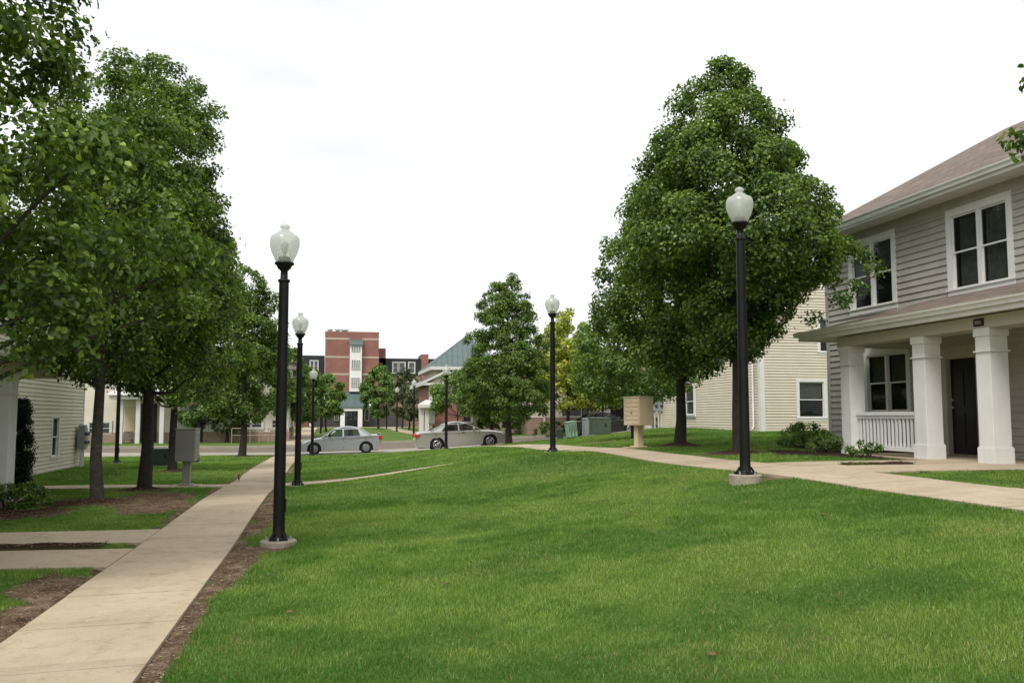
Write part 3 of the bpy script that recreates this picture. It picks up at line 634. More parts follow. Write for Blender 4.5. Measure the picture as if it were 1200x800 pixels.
S_LAMPS=[(LX-.02,21.95,'second lamp along the left walk, standing where the cross walk begins'),
 (LX,43.6,'lamp by the front wheel of the silver sedan'),
 (-.42,76.3,'lamp beyond the street at the left side of the far lawn'),
 (-.42,108,'farthest lamp of the left row before the brick tower'),
 (5.78,11.77,'lamp right of centre with its white globe before the biggest pear tree'),
 (5.75,22.6,'lamp in the middle beside the upper walk, right of the pyramid shaped tree'),
 (5.75,43.7,'lamp in front of the champagne sedan'),
 (6.3,66,'lamp beyond the street, left of the white porch columns'),
 (6.4,83.4,'second lamp beyond the street on the right of the far lawn'),
 (6.4,97.7,'third lamp beyond the street, before the round maple'),
 (6.3,111,'farthest lamp of the right row, nearest the brick tower'),
 (*W(140,33),'lamp between the two nearest tree trunks on the left, its top in the leaves')]
for x,y,l in S_LAMPS: copy_tree(L0,lz(x,y,.035 if (x>5 and y<13) else -.065),l,rz=(x*3+y)%1.5)

# ------------------------------------------------------------------ walls, windows
def siding(b,O,t,n,L,z0,z1,ex,openings=(),lim=None,lap=.024):
    k=int(math.ceil((z1-z0)/ex))
    for r in range(k):
        a=z0+r*ex; c=min(a+ex,z1); br=[a,c]+[q for o in openings for q in (o[2],o[3]) if a<q<c]; br=sorted(set(br))
        for p,q in zip(br[:-1],br[1:]):
            if q-p<1e-4: continue
            m=(p+q)/2; iv=[(0,L)] if lim is None else ([lim(q)] if lim(q)[1]-lim(q)[0]>.05 else [])
            for o in openings:
                if o[2]<m<o[3]:
                    nv=[]
                    for u,v in iv:
                        if o[1]<=u or o[0]>=v: nv.append((u,v)); continue
                        if o[0]>u: nv.append((u,o[0]))
                        if o[1]<v: nv.append((o[1],v))
                    iv=nv
            f0=lap*(1-(p-a)/ex)+.002; f1=lap*(1-(q-a)/ex)+.002
            P=lambda s_,d,z:(O[0]+t[0]*s_+n[0]*d,O[1]+t[1]*s_+n[1]*d,z)
            gp=ex*.13 if abs(p-a)<1e-6 and q-p>ex*.3 else 0
            for u,v in iv:
                b.add([P(u,f0,p+gp),P(v,f0,p+gp),P(v,f1,q),P(u,f1,q),P(u,0,p+gp),P(v,0,p+gp),P(u,0,p),P(v,0,p)],[(0,1,2,3),(4,5,1,0)]+([(6,7,5,4)] if gp else []))
def window(root,O,t,n,a0,a1,z0,z1,units=2,tw=.13,mat=None,glass=None,blind=0,real=True,bars=True,curt=False,label=None):
    """casing is the part; panes, sashes and blinds are its pieces. a0..z1 = glass opening"""
    mat=mat or M_white; glass=glass or M_glass; f=MB()
    if not real: O=(O[0]+n[0]*.075,O[1]+n[1]*.075)
    for A in ((a0-tw,a0,z0-tw,z1+tw),(a1,a1+tw,z0-tw,z1+tw),(a0,a1,z0-tw,z0),(a0,a1,z1,z1+tw)): f.obox(O,t,n,A[0],A[1],-.05,.032,A[2],A[3])
    f.obox(O,t,n,a0-tw-.02,a1+tw+.02,.032,.06,z0-.035,z0-.002)
    uw=(a1-a0)/units
    for i in range(1,units): f.obox(O,t,n,a0+uw*i-.045,a0+uw*i+.045,-.05,.02,z0,z1)
    w=f.build('window',mat,root)
    if label: w['label']=label
    s=MB(); g=MB()
    for i in range(units):
        u0=a0+uw*i+(.045 if i else 0); u1=a0+uw*(i+1)-(.045 if i<units-1 else 0); zm=(z0+z1)/2
        e=.035
        for (p,q,d) in ((zm-.02,z1,-.01),(z0,zm+.02,-.035)):
            s.obox(O,t,n,u0,u0+e,d-.03,d,p,q); s.obox(O,t,n,u1-e,u1,d-.03,d,p,q); s.obox(O,t,n,u0+e,u1-e,d-.03,d,p,p+e); s.obox(O,t,n,u0+e,u1-e,d-.03,d,q-e,q)
            g.obox(O,t,n,u0+e,u1-e,d-.018,d-.014,p+e,q-e)
    s.build('sash',mat,w); g.build('pane',glass,w)
    if real:
        r=MB(); r.obox(O,t,n,a0-.1,a1+.1,-1.0,-.95,z0-.1,z1+.1); r.obox(O,t,n,a0-.12,a0-.1,-1.0,-.06,z0-.1,z1+.1); r.obox(O,t,n,a1+.1,a1+.12,-1.0,-.06,z0-.1,z1+.1); r.obox(O,t,n,a0-.1,a1+.1,-.95,-.06,z1+.1,z1+.12); r.obox(O,t,n,a0-.1,a1+.1,-.95,-.06,z0-.12,z0-.1)
        r.build('recess',M_dark,w)
    if blind:
        m=MB(); zb=z1-(z1-z0)*blind
        for i in range(units):
            u0=a0+uw*i+.05; u1=a0+uw*(i+1)-.05
            if curt:
                k=36; pts=[]
                for j in range(k+1):
                    aa=u0+(u1-u0)*j/k; dd=-.14-.022*math.sin(j*1.25+i)-.008*math.sin(j*2.9)
                    for zz in (zb,z1): pts.append((O[0]+t[0]*aa+n[0]*dd,O[1]+t[1]*aa+n[1]*dd,zz))
                m.add(pts,[(2*j,2*j+2,2*j+3,2*j+1) for j in range(k)],True)
            else:
                z=z1
                while z>zb: m.obox(O,t,n,u0,u1,-.105,-.1,z-.027,z-.003); z-=.03
        m.build('curtain' if curt else 'blind',M_curtain if curt else M_blind,w)
    return w
def column(name,root,x,y,z0,z1,w=.44,mat=None):
    b=MB(); q=w/2
    b.box(x-q-.025,x+q+.025,y-q-.025,y+q+.025,z0-.25,z0+.27); b.box(x-q-.012,x+q+.012,y-q-.012,y+q+.012,z0+.27,z0+.29); b.box(x-q,x+q,y-q,y+q,z0+.29,z1-.42)
    b.box(x-q-.03,x+q+.03,y-q-.03,y+q+.03,z1-.42,z1-.39); b.box(x-q,x+q,y-q,y+q,z1-.39,z1-.14); b.box(x-q-.022,x+q+.022,y-q-.022,y+q+.022,z1-.14,z1)
    return b.build(name,mat or M_white,root,bevel=.006)
def gutter(b,p0,p1,out,hgt=.12,w=.12):
    """K-style eaves gutter between two points, out = outward 2-D normal"""
    prof=[(0,0),(w*.55,0),(w*.62,hgt*.45),(w*.95,hgt*.75),(w,hgt),(w-.012,hgt),(w-.03,hgt*.8),(.01,hgt*.3),(0,hgt)]
    a=[(p0[0]+out[0]*d,p0[1]+out[1]*d,p0[2]+z) for d,z in prof]; c=[(p1[0]+out[0]*d,p1[1]+out[1]*d,p1[2]+z) for d,z in prof]; n=len(prof)
    b.add(a+c,[(i,(i+1)%n,(i+1)%n+n,i+n) for i in range(n)]+[tuple(range(n)),tuple(range(2*n-1,n-1,-1))])

# ---- grey house on the right
WX=13.13; GY=21.7; YN=2.0
gh=thing('grey_house','two storey grey clapboard house with brown shingle roof and white columned porch','house',(WX+4,12,.82))
O=(WX,YN); t=(0,1); n=(-1,0); Lw=GY-YN
def ay(v): return v-YN
ops=[]; wins=[]
def gop(y0,y1,z0,z1): ops.append((ay(y0)-.08,ay(y1)+.08,z0-.08,z1+.08))
UW1=(W(1130,18.9)[1]-.25,0); 
# glass openings along the wall (near edge y, far edge y)
upA=(15.12,16.72,4.36,5.93); upB=(18.82,20.45,4.36,5.93); low=(18.42,19.95,1.78,3.14)
upC=(9.5,11.1,4.36,5.93); lowC=(8.6,10.1,1.78,3.14); upD=(4.2,5.8,4.36,5.93); lowD=(4.2,5.7,1.78,3.14)
for q in (upA,upB,low,upC,lowC,upD,lowD): gop(*q)
DR=(16.15,17.05,.86,2.88); ops.append((ay(DR[0])-.02,ay(DR[1])+.02,.6,DR[3]+.02))
b=MB(); siding(b,O,t,n,Lw-.1,.5,6.32,.152,ops)
b.build('front_wall',M_grey_siding,gh)
b=MB(); siding(b,(WX+12.3,GY),(-1,0),(0,1),12.3-.1,.5,6.3,.152); siding(b,(WX+12.3,GY),(-1,0),(0,1),12.3,6.3,9.5,.152,lim=lambda z:(max(.0,(z-6.3)/.53),12.3-(z-6.3)/.53))
siding(b,(WX+12.3,YN),(0,1),(1,0),Lw,.5,6.3,.152); siding(b,(WX,YN),(1,0),(0,-1),12.3,.5,6.3,.152); siding(b,(WX,YN),(1,0),(0,-1),12.3,6.3,9.5,.152,lim=lambda z:((z-6.3)/.53,12.3-(z-6.3)/.53))
b.build('side_walls',M_grey_siding,gh)
b=MB(); b.box(WX+.03,WX+12.27,YN+.03,GY-.03,.2,.86); b.build('foundation',M_conc_foot,gh)
b=MB(); b.box(WX-.035,WX+.08,GY-.1,GY+.035,.6,6.31); b.build('corner_board',M_grey_siding,gh,bevel=.004)
b=MB(); b.box(WX-.025,WX-.001,YN,GY-.1,6.05,6.3); b.build('frieze_board',M_grey_siding,gh)
# roof
ez=6.46; ex0=WX-.58; s=.53; rx=WX+6.15; rz=ez+s*(rx-ex0); ye0,ye1=YN-.4,GY+.4
b=MB(); b.slab([(ex0,ye0,ez),(rx,ye0,rz),(rx,ye1,rz),(ex0,ye1,ez)],.10)
b.slab([(rx,ye0,rz),(WX+12.9,ye0,ez),(WX+12.9,ye1,ez),(rx,ye1,rz)],.10); b.build('roof',M_sh_y,gh)
b=MB(); b.box(ex0+.02,WX-.002,ye0,ye1,6.30,6.33); b.build('soffit',M_white,gh)
b=MB(); b.box(ex0-.005,ex0+.02,ye0,ye1,6.28,6.352); gutter(b,(ex0-.005,ye0,6.355),(ex0-.005,ye1,6.355),(-1,0)); 
for k in range(2):
    pass
b.build('gutter',M_white,gh)
b=MB()
for yy in (ye0-.02,ye1): 
    b.add([(ex0,yy,ez-.2),(ex0,yy+.02,ez-.2),(rx,yy+.02,rz-.2),(rx,yy,rz-.2),(ex0,yy,ez-.005),(ex0,yy+.02,ez-.005),(rx,yy+.02,rz-.005),(rx,yy,rz-.005)],[(0,1,2,3),(4,5,6,7),(0,3,7,4),(1,2,6,5),(0,1,5,4)])
b.build('rake_board',M_white,gh)
for q,bl,cu in ((upA,.96,True),(upB,.5,True),(low,.5,False),(upC,.9,True),(lowC,.5,False),(upD,.9,True),(lowD,.5,False)):
    window(gh,O,t,n,ay(q[0]),ay(q[1]),q[2],q[3],2,.16 if q[2]>4 else .13,blind=bl,curt=cu)
# door
d=MB(); 
for A in ((DR[0]-.26,DR[0],.84,DR[3]+.26),(DR[1],DR[1]+.26,.84,DR[3]+.26),(DR[0],DR[1],DR[3],DR[3]+.26)): d.obox(O,t,n,ay(A[0]),ay(A[1]),-.1,.035,A[2],A[3])
dd=d.build('door_frame',M_tan_trim,gh,bevel=.004)
d=MB(); d.obox(O,t,n,ay(DR[0]),ay(DR[1]),-.12,-.08,.86,DR[3])
for u0,u1,z0,z1 in ((.1,.42,.2,.85),(.5,.82,.2,.85),(.1,.42,1.0,1.8),(.5,.82,1.0,1.8)): d.obox(O,t,n,ay(DR[0])+u0,ay(DR[0])+u1,-.08,-.066,.86+z0,.86+z1)
dr=d.build('door',M_door_black,gh,bevel=.004)
k=MB(); k.obox(O,t,n,ay(DR[1])-.1,ay(DR[1])-.05,-.08,-.02,1.82,1.87); k.obox(O,t,n,ay(DR[1])-.1,ay(DR[1])-.05,-.08,-.03,1.98,2.03); k.build('handle',M_steel,dr)
# vent boxes
for yy in (17.75,14.55):
    v=MB(); v.obox(O,t,n,ay(yy),ay(yy)+.26,.0,.05,1.22,1.52); vv=v.build('outlet_cover',M_white,gh,bevel=.004)
    v=MB(); v.obox(O,t,n,ay(yy)+.07,ay(yy)+.19,.05,.062,1.29,1.45); v.build('grille',M_greybox,vv)
# porch
PY1=19.6; PXo=11.02; pz=.84
b=MB(); b.box(11.1,WX,YN+1,18.3,.35,pz); b.build('porch_floor',M_walk,gh)
CX=11.37+.1; cols=[18.02,15.48,13.72,10.2,6.8]
for yy in cols: column('porch_column',gh,CX,yy,pz,3.2,.36)
b=MB(); b.box(CX-.2,CX+.2,YN+.5,18.27,3.2,3.42); b.box(CX+.2,WX-.02,17.87,18.27,3.2,3.42); b.build('porch_beam',M_tan_trim,gh,bevel=.004)
b=MB(); b.box(CX+.2,WX-.02,YN+.5,17.86,3.36,3.39); b.build('porch_ceiling',M_white,gh)
pe0=11.0; pyE=19.45; pez=3.60; psl=.30; top=pez+psl*(WX-pe0); hy=pyE-(WX-pe0)
b=MB(); b.slab([(pe0,YN,pez),(WX-.0,YN,top),(WX-.0,hy,top),(pe0,pyE,pez)],.07); b.slab([(pe0,pyE,pez),(WX-.0,hy,top),(WX-.0,pyE,pez)],.07); b.build('porch_roof',M_sh_y,gh)
b=MB(); b.box(pe0+.02,CX-.2,YN,pyE-.02,3.44,3.47); b.box(CX-.2,WX-.02,18.27,pyE-.02,3.44,3.47); b.build('porch_soffit',M_white,gh)
b=MB(); b.box(pe0-.01,pe0+.02,YN,pyE,3.42,3.51); b.box(pe0+.02,WX-.02,pyE-.02,pyE+.01,3.42,3.51); gutter(b,(pe0-.01,YN,3.512),(pe0-.01,pyE+.01,3.512),(-1,0),.11,.12); gutter(b,(pe0-.1,pyE+.01,3.512),(WX-.02,pyE+.01,3.512),(0,1),.11,.1); b.build('porch_gutter',M_white,gh)
# railing
rl=MB(); y0,y1=15.67,17.83; rl.box(CX-.06,CX+.06,y0,y1,1.68,1.75); rl.box(CX-.03,CX+.03,y0,y1,1.61,1.68); rl.box(CX-.035,CX+.035,y0,y1,.95,1.03)
nb=17
for i in range(nb): yy=y0+.08+(y1-y0-.16)*i/(nb-1); rl.box(CX-.018,CX+.018,yy-.018,yy+.018,1.03,1.61)
rl.build('railing',M_white,gh)
rl=MB(); rl.box(CX+.22,WX-.02,17.99,18.11,1.68,1.75); rl.box(CX+.22,WX-.02,18.02,18.08,.95,1.03)
for i in range(11): xx=CX+.3+i*.12; rl.box(xx-.018,xx+.018,18.03,18.07,1.03,1.68)
rl.build('railing',M_white,gh)
pl=MB(); pl.box(CX-.225,CX-.201,13.63,13.87,3.24,3.37); pq=pl.build('address_plaque',M_door_black,gh)
fc=bpy.data.curves.new('digits','FONT'); fc.body='3001'; fc.size=.085; fc.extrude=.002; fc.align_x='CENTER'
fo=bpy.data.objects.new('tmp',fc); C.objects.link(fo); bpy.context.view_layer.update(); me=bpy.data.meshes.new_from_object(fo); bpy.data.objects.remove(fo)
me.materials.clear(); me.materials.append(M_gold)
do=link('digits',me,pq); do.location=(CX-.228-gh.location.x,13.75-gh.location.y,3.277-gh.location.z); do.rotation_euler=(R(90),0,R(-90)); do['_org']=[0,0,0]
ml=MB(); ml.obox(O,t,n,ay(18.05),ay(18.32),.02,.12,1.9,2.3)

# ---- beige house behind
by=33.3; bx=17.1
bh=thing('cream_house','large cream clapboard house with white corner boards behind the grey house','house',(bx+4.5,by+6,1.05))
O1=(bx,by); fw=(19.6-bx-.0,0)
w1=(18.78-bx,19.88-bx,1.62,3.06); w2=(19.78-bx,20.9-bx,4.3,5.65); w3=(23-bx,24.2-bx,1.62,3.06)
hol=lambda q:(q[0]-.06,q[1]+.06,q[2]-.06,q[3]+.06)
b=MB(); siding(b,O1,(1,0),(0,-1),10.4,.6,6.5,.115,[hol(w1),hol(w2),hol(w3)]); siding(b,O1,(1,0),(0,-1),10.4,6.5,9.9,.115,lim=lambda z:((z-6.5)/.65,10.4-(z-6.5)/.65)); b.build('gable_wall',M_cream,bh)
s1=(39.85-by,40.85-by,1.75,3.0); s2=(36-by,37-by,4.4,5.6); s3=(41-by,42-by,4.4,5.6)
b=MB(); siding(b,(bx,by+11.4),(0,-1),(-1,0),11.4,.6,6.5,.115,[(11.4-q[1]-.06,11.4-q[0]+.06,q[2]-.06,q[3]+.06) for q in (s1,s2,s3)]); b.build('side_wall',M_cream,bh)
b=MB(); b.box(bx+.05,bx+10.35,by+.05,by+11.35,.3,.66); b.build('foundation',M_conc_foot,bh)
b=MB(); siding(b,(bx+10.4,by),(0,1),(1,0),11.4,.6,6.5,.115); siding(b,(bx+10.4,by+11.4),(-1,0),(0,1),10.4,.6,6.5,.115); b.build('rear_walls',M_cream,bh)
b=MB(); b.box(bx-.035,bx+.16,by-.035,by-.001,.7,6.5); b.box(bx-.035,bx-.001,by-.001,by+.16,.7,6.5); b.build('corner_board',M_white,bh)
b=MB(); b.box(bx-.035,bx-.001,by+11.25,by+11.43,.7,6.5); b.build('corner_board',M_white,bh)
b=MB(); b.tube([(bx-.09,by+.5,6.4),(bx-.09,by+.5,1.25),(bx-.22,by+.42,1.12)],[.04,.04,.04],6); b.build('downspout',M_white,bh)
for q in (w1,w2,w3): window(bh,O1,(1,0),(0,-1),q[0],q[1],q[2],q[3],1,.13,blind=.45)
for q in (s1,s2,s3): window(bh,(bx,by),(0,1),(-1,0),q[0],q[1],q[2],q[3],1,.11,glass=M_glassfar,real=False)
b=MB(); rr=6.6+.65*5.6
b.slab([(bx-.4,by-.35,6.34),(bx+5.2,by-.35,rr-.26),(bx+5.2,by+11.8,rr-.26),(bx-.4,by+11.8,6.34)],.1); b.slab([(bx+5.2,by-.35,rr-.26),(bx+10.8,by-.35,6.34),(bx+10.8,by+11.8,6.34),(bx+5.2,by+11.8,rr-.26)],.1); b.build('roof',M_sh_y,bh)
b=MB()
for x0,x1,z0,z1 in ((bx-.42,bx+5.2,6.34,rr-.25),(bx+10.82,bx+5.2,6.34,rr-.25)):
    b.add([(x0,by-.37,z0-.24),(x1,by-.37,z1-.24),(x1,by-.37,z1),(x0,by-.37,z0),(x0,by-.352,z0-.24),(x1,by-.352,z1-.24),(x1,by-.352,z1),(x0,by-.352,z0)],[(0,1,2,3),(4,7,6,5),(0,4,5,1),(3,2,6,7),(0,3,7,4)])
b.box(bx-.42,bx+.75,by-.35,by-.02,6.1,6.24); gutter(b,(bx-.42,by-.35,6.22),(bx-.42,by+11.8,6.22),(-1,0)); b.build('rake_and_gutter',M_white,bh)
# security light on the corner
b=MB(); b.tube([(bx-.02,by+.25,3.9),(bx-.4,by+.1,3.75),(bx-.75,by,3.85)],[.02,.02,.02],6); b.lathe([(.001,3.7),(.12,3.72),(.13,3.8),(.05,3.9),(.001,3.92)],12,bx-.8,by); b.build('wall_lamp',M_black,bh)
# meter cabinet
def meters(label,x,y,z,facing,w=.6):
    r=thing('electric_meters',label,'utility meter',(x,y,z))
    b=MB(); b.box(-w/2,w/2,-.14,.14,.85,1.75); b.box(-w/2+.04,w/2-.04,-.12,.12,1.75,1.85)
    c=b.build('cabinet',M_meter,r,bevel=.02,abs_=False)
    for i,(dx,dz) in enumerate(((-.14,1.5),(.14,1.5),(-.14,1.15),(.14,1.15))):
        b=MB(); vs=[(.001,-.22),(.07,-.22),(.08,-.19),(.085,-.14),(.085,-.12)]
        q=MB(); q.lathe([(a,bb) for a,bb in vs],14); q.v=[(p[0]+dx,p[2],p[1]+dz) for p in q.v]; q.build('meter_dial',M_glassfar,r,abs_=False)
    for dx in (-.18,.0,.17): b=MB(); b.tube([(dx,0,.86),(dx,0,-.2)],[.035,.035],8); b.build('conduit',M_whitefar,r,abs_=False)
    b=MB(); b.box(w/2+.08,w/2+.5,-.06,.14,.95,1.45); b.tube([(w/2+.2,.04,.96),(w/2+.2,.04,.5),(w/2+.3,.04,.3),(w/2+.3,.04,-.1)],[.02]*4,6); b.build('junction_box',M_tan_trim,r,bevel=.01,abs_=False)
    r.rotation_euler=(0,0,facing); return r
x,y=W(771.5,46.6); meters('grey electric meters on conduits at the far corner of the cream house',bx-.2,44.2,h(bx-.2,44.2),R(-8),.62)
x,y=W(779,46); 

# ---- left house
lx=-8.04; ly=32.7
lh=thing('left_house','pale cream clapboard house at the left edge with a white porch column','house',(lx-4,20,0))
OL=(lx,8.0); tL=(0,1); nL=(1,0)
lw=(29.2-8,29.85-8,.46,1.62); lw2=(29.2-8,29.85-8,3.05,4.3); lw3=(20-8,21.5-8,.9,2.3)
b=MB(); siding(b,OL,tL,nL,ly-8-.08,-.2,5.4,.115,[hol(lw),hol(lw2),hol(lw3)]); b.build('front_wall',M_cream_left,lh)
b=MB(); siding(b,(lx,ly),(-1,0),(0,1),10,-.2,5.4,.115); siding(b,(lx-10,8),(1,0),(0,-1),10,-.2,5.4,.115); siding(b,(lx-10,ly),(0,-1),(-1,0),ly-8,-.2,5.4,.115)
siding(b,(lx,ly),(-1,0),(0,1),10,5.4,7.9,.115,lim=lambda z:((z-5.4)/.53,10-(z-5.4)/.53)); siding(b,(lx-10,8),(1,0),(0,-1),10,5.4,7.9,.115,lim=lambda z:((z-5.4)/.53,10-(z-5.4)/.53)); b.build('side_walls',M_cream_left,lh)
b=MB(); b.box(lx-.06,lx+.028,ly-.08,ly+.03,-.1,5.4); b.build('corner_board',M_white,lh)
b=MB(); b.box(lx-9.9,lx-.06,8.1,ly-.06,-.4,.02); b.build('foundation',M_brick_dk,lh)
window(lh,OL,tL,nL,lw[0],lw[1],lw[2],lw[3],1,.1,blind=.5); window(lh,OL,tL,nL,lw2[0],lw2[1],lw2[2],lw2[3],1,.1,blind=.5); window(lh,OL,tL,nL,lw3[0],lw3[1],lw3[2],lw3[3],2,.1,blind=.5)
b=MB(); b.slab([(lx+.45,7.6,5.5),(lx+.45,ly+.4,5.5),(lx-5,ly+.4,8.35),(lx-5,7.6,8.35)],.1); b.slab([(lx-5,7.6,8.35),(lx-5,ly+.4,8.35),(lx-10.45,ly+.4,5.5),(lx-10.45,7.6,5.5)],.1); b.build('roof',M_sh_y,lh)
b=MB(); gutter(b,(lx+.45,7.6,5.38),(lx+.45,ly+.4,5.38),(1,0)); b.box(lx,lx+.44,7.6,ly+.4,5.33,5.36); b.build('gutter',M_white,lh)
LCX=-5.95
b=MB(); b.box(lx,LCX+.3,9,20.6,-.3,.1); b.build('porch_floor',M_walk,lh)
for yy in (18.35,15.2,12.6): column('porch_column',lh,LCX,yy,.1,2.47,.44)
b=MB(); b.box(LCX-.2,LCX+.2,9,21.2,2.47,2.72); b.box(lx,LCX-.2,20.8,21.2,2.47,2.72); b.build('porch_beam',M_tan_trim,lh)
b=MB(); b.box(lx,LCX-.2,9,20.8,2.66,2.69); b.build('porch_ceiling',M_white,lh)
b=MB(); b.slab([(LCX+.45,8.6,2.85),(LCX+.45,21.5,2.85),(lx+.01,21.5,3.4),(lx+.01,8.6,3.4)],.07); b.build('porch_roof',M_sh_y,lh)
b=MB(); gutter(b,(LCX+.45,8.6,2.74),(LCX+.45,21.5,2.74),(1,0)); b.box(LCX+.2,LCX+.44,8.6,21.5,2.7,2.73); b.build('porch_gutter',M_white,lh)
meters('grey electric meters and box on the far corner of the left cream house',lx+.2,31.9,h(lx+.2,31.9)-.1,R(90),.42).scale=(.85,.85,.8)

# ------------------------------------------------------------------ row houses across the street
def fwin(root,y,x0,x1,z0,z1,units=2,mat=None,bl=0.0,label=None):
    return window(root,(0,y),(1,0),(0,-1),x0,x1,z0,z1,units,.14,mat or M_whitefar,M_glassfar,blind=0,real=False)
def px2x(px,y):   # x on a wall standing at this y
    k=(px-600)/F; Y=y/(CT-k*ST); return k*Y*CT+Y*ST, Y
# left row house
yl=63.0
rh=thing('row_house','far row house at the left with a brick base, a porch and wide white windows','house',(-14,yl+4,0))
def X(px,y=yl): return px2x(px,y)[0]
def Zp(py,px,y=yl): return Zat(py,px2x(px,y)[1])
b=MB(); b.box(X(20),X(340),yl-.12,yl+9,-.5,Zp(506,280)); b.build('brick_base',M_brick_tan,rh)
b=MB(); siding(b,(X(20),yl),(1,0),(0,-1),X(340)-X(20),Zp(506,280),4.9,.14); b.build('wall',M_cream_left,rh)
b=MB(); b.slab([(X(20)-.4,yl-.5,4.9),(X(340)+.4,yl-.5,4.9),(X(340)+.4,yl+4.5,6.6),(X(20)-.4,yl+4.5,6.6)],.1); b.slab([(X(20)-.4,yl+4.5,6.6),(X(340)+.4,yl+4.5,6.6),(X(340)+.4,yl+9.5,4.9),(X(20)-.4,yl+9.5,4.9)],.1); b.build('roof',M_sh_x,rh)
b=MB(); siding(b,(X(340),yl),(0,1),(1,0),9,.9,4.9,.14); siding(b,(X(20),yl+9),(0,-1),(-1,0),9,.9,4.9,.14); b.box(X(20),X(340),yl+8.9,yl+9,0,4.9); b.build('side_walls',M_cream_left,rh)
for a,c,d,e,u in ((107,131,495,508,1),(228,243,489,503,1),(249,265,489,503,1),(283,308,492,501,2),(320,336,492,501,1)): fwin(rh,yl,X(a),X(c),Zp(e,a),Zp(d,a),u)
for px0 in (110,160,230,280): fwin(rh,yl,X(px0),X(px0)+1.4,3.75,4.6,2)
b=MB(); b.box(X(143),X(170),yl-2.2,yl-.13,-.4,Zp(522,150)+.02); b.box(X(143),X(170),yl-2.6,yl-2.2,-.4,Zp(522,150)-.16); b.box(X(143),X(170),yl-3.0,yl-2.6,-.4,Zp(522,150)-.33); b.build('porch_steps',M_brick_tan,rh)
pz0=Zp(522,150)+.02
for px in (143,163,191): 
    b=MB(); xx=X(px,yl-2); b.box(xx-.13,xx+.13,yl-2.0,yl-1.75,-.3 if px==191 else pz0,2.75); b.build('porch_column',M_whitefar,rh)
b=MB(); b.box(X(139),X(196),yl-2.4,yl-.02,2.75,3.05); b.slab([(X(137),yl-2.6,3.06),(X(198),yl-2.6,3.06),(X(198),yl-.01,3.55),(X(137),yl-.01,3.55)],.08); b.build('porch_roof',M_whitefar,rh)
b=MB(); b.box(X(148),X(160),yl-.06,yl-.003,pz0,2.3); b.build('front_panel',M_tan,rh)
b=MB(); b.box(X(165),X(186),yl-.16,yl-.125,pz0,2.5); b.build('doorway',M_door_black,rh)
# porch chair
chx,chy=X(152,yl-1),yl-1.0
ch=thing('porch_chair','weathered wooden chair on the far porch at the left','chair',(chx,chy,pz0))
b=MB(); b.box(-.28,.28,-.25,.25,.38,.43); b.build('seat',M_wood,ch,abs_=False); b=MB(); b.box(-.28,.28,.2,.25,.43,.95); b.build('backrest',M_wood,ch,abs_=False)
for sx_,sy_ in ((-1,-1),(1,-1),(-1,1),(1,1)): b=MB(); b.box(sx_*.25-.03,sx_*.25+.03,sy_*.22-.03,sy_*.22+.03,0,.38); b.build('leg',M_wood,ch,abs_=False)
# handrail
hr=thing('handrail','tan metal handrail before the brick base of the left row house','railing',(X(300,61),61,h(X(300,61),61)))
b=MB(); L=X(338,61)-X(285,61)
b.tube([(-L/2,0,.95),(L/2,0,.95)],[.03,.03],6)
b.tube([(-L/2,0,.5),(L/2,0,.5)],[.02,.02],6)
for i in range(6): xx=-L/2+L*i/5; b.tube([(xx,0,-.1),(xx,0,.95)],[.025,.025],6)
b.build('rail',M_pipe,hr,abs_=False)

# right row house in the middle
ym=60.5
mh=thing('row_house','cream row house with tan brick base, wide window and dark doorway beyond the street','house',(18,ym+4,.5))
def X(px,y=ym): return px2x(px,y)[0]
def Zp(py,px,y=ym): return Zat(py,px2x(px,y)[1])
zb=Zp(489,660)
b=MB(); b.box(X(617),X(709),ym-.12,ym+9,-.2,zb); b.box(X(709),X(770),ym+1.2,ym+9,-.2,zb); b.build('brick_base',M_brick_tan,mh)
b=MB(); siding(b,(X(617),ym),(1,0),(0,-1),X(709)-X(617),zb,5.0,.14); siding(b,(X(709),ym+1.3),(1,0),(0,-1),X(850)-X(709),zb,5.0,.14); siding(b,(X(617),ym+9),(0,-1),(-1,0),9,zb,5.0,.14); b.box(X(709)-.02,X(709),ym+.01,ym+1.3,.3,5.0); b.box(X(617),X(850),ym+8.9,ym+9,.3,5.0); b.build('wall',M_cream,mh)
b=MB(); b.slab([(X(617)-.5,ym-.5,5.0),(X(850),ym-.5,5.0),(X(850),ym+4.5,6.7),(X(617)-.5,ym+4.5,6.7)],.12); b.slab([(X(617)-.5,ym+4.5,6.7),(X(850),ym+4.5,6.7),(X(850),ym+9.5,5.0),(X(617)-.5,ym+9.5,5.0)],.12); b.build('roof',M_sh_x,mh)
fwin(mh,ym,X(658),X(681),Zp(488,660),Zp(466,660),1); fwin(mh,ym,X(683.5),X(690.5),Zp(488,680),Zp(466,680),1)
for p in (632,668,720,760): fwin(mh,ym if p<709 else ym+1.3,X(p),X(p)+1.5,3.9,4.75,2)
b=MB(); b.box(X(637)-.06,X(637)+.06,ym-.24,ym-.14,.3,4.9); b.build('downspout',M_whitefar,mh)
b=MB(); b.box(X(698),X(706),ym-.05,ym-.004,.5,3.0); b.build('tan_panel',M_tan,mh)
for p in (709.5,757.5): b=MB(); xx=X(p,ym-1); b.box(xx-.25,xx+.25,ym-1.25,ym-.75,.2,3.3); b.build('porch_column',M_whitefar,mh)
b=MB(); b.box(X(703,ym-1),X(765,ym-1),ym-1.6,ym+1.28,3.3,3.75); b.build('porch_beam',M_whitefar,mh)
b=MB(); b.box(X(715,ym+1.3),X(745,ym+1.3),ym+1.15,ym+1.28,.2,3.0); b.build('doorway',M_door_black,mh)
fwin(mh,ym+1.3,X(761,ym+1.3),X(768,ym+1.3),Zp(484,765),Zp(470,765),1)

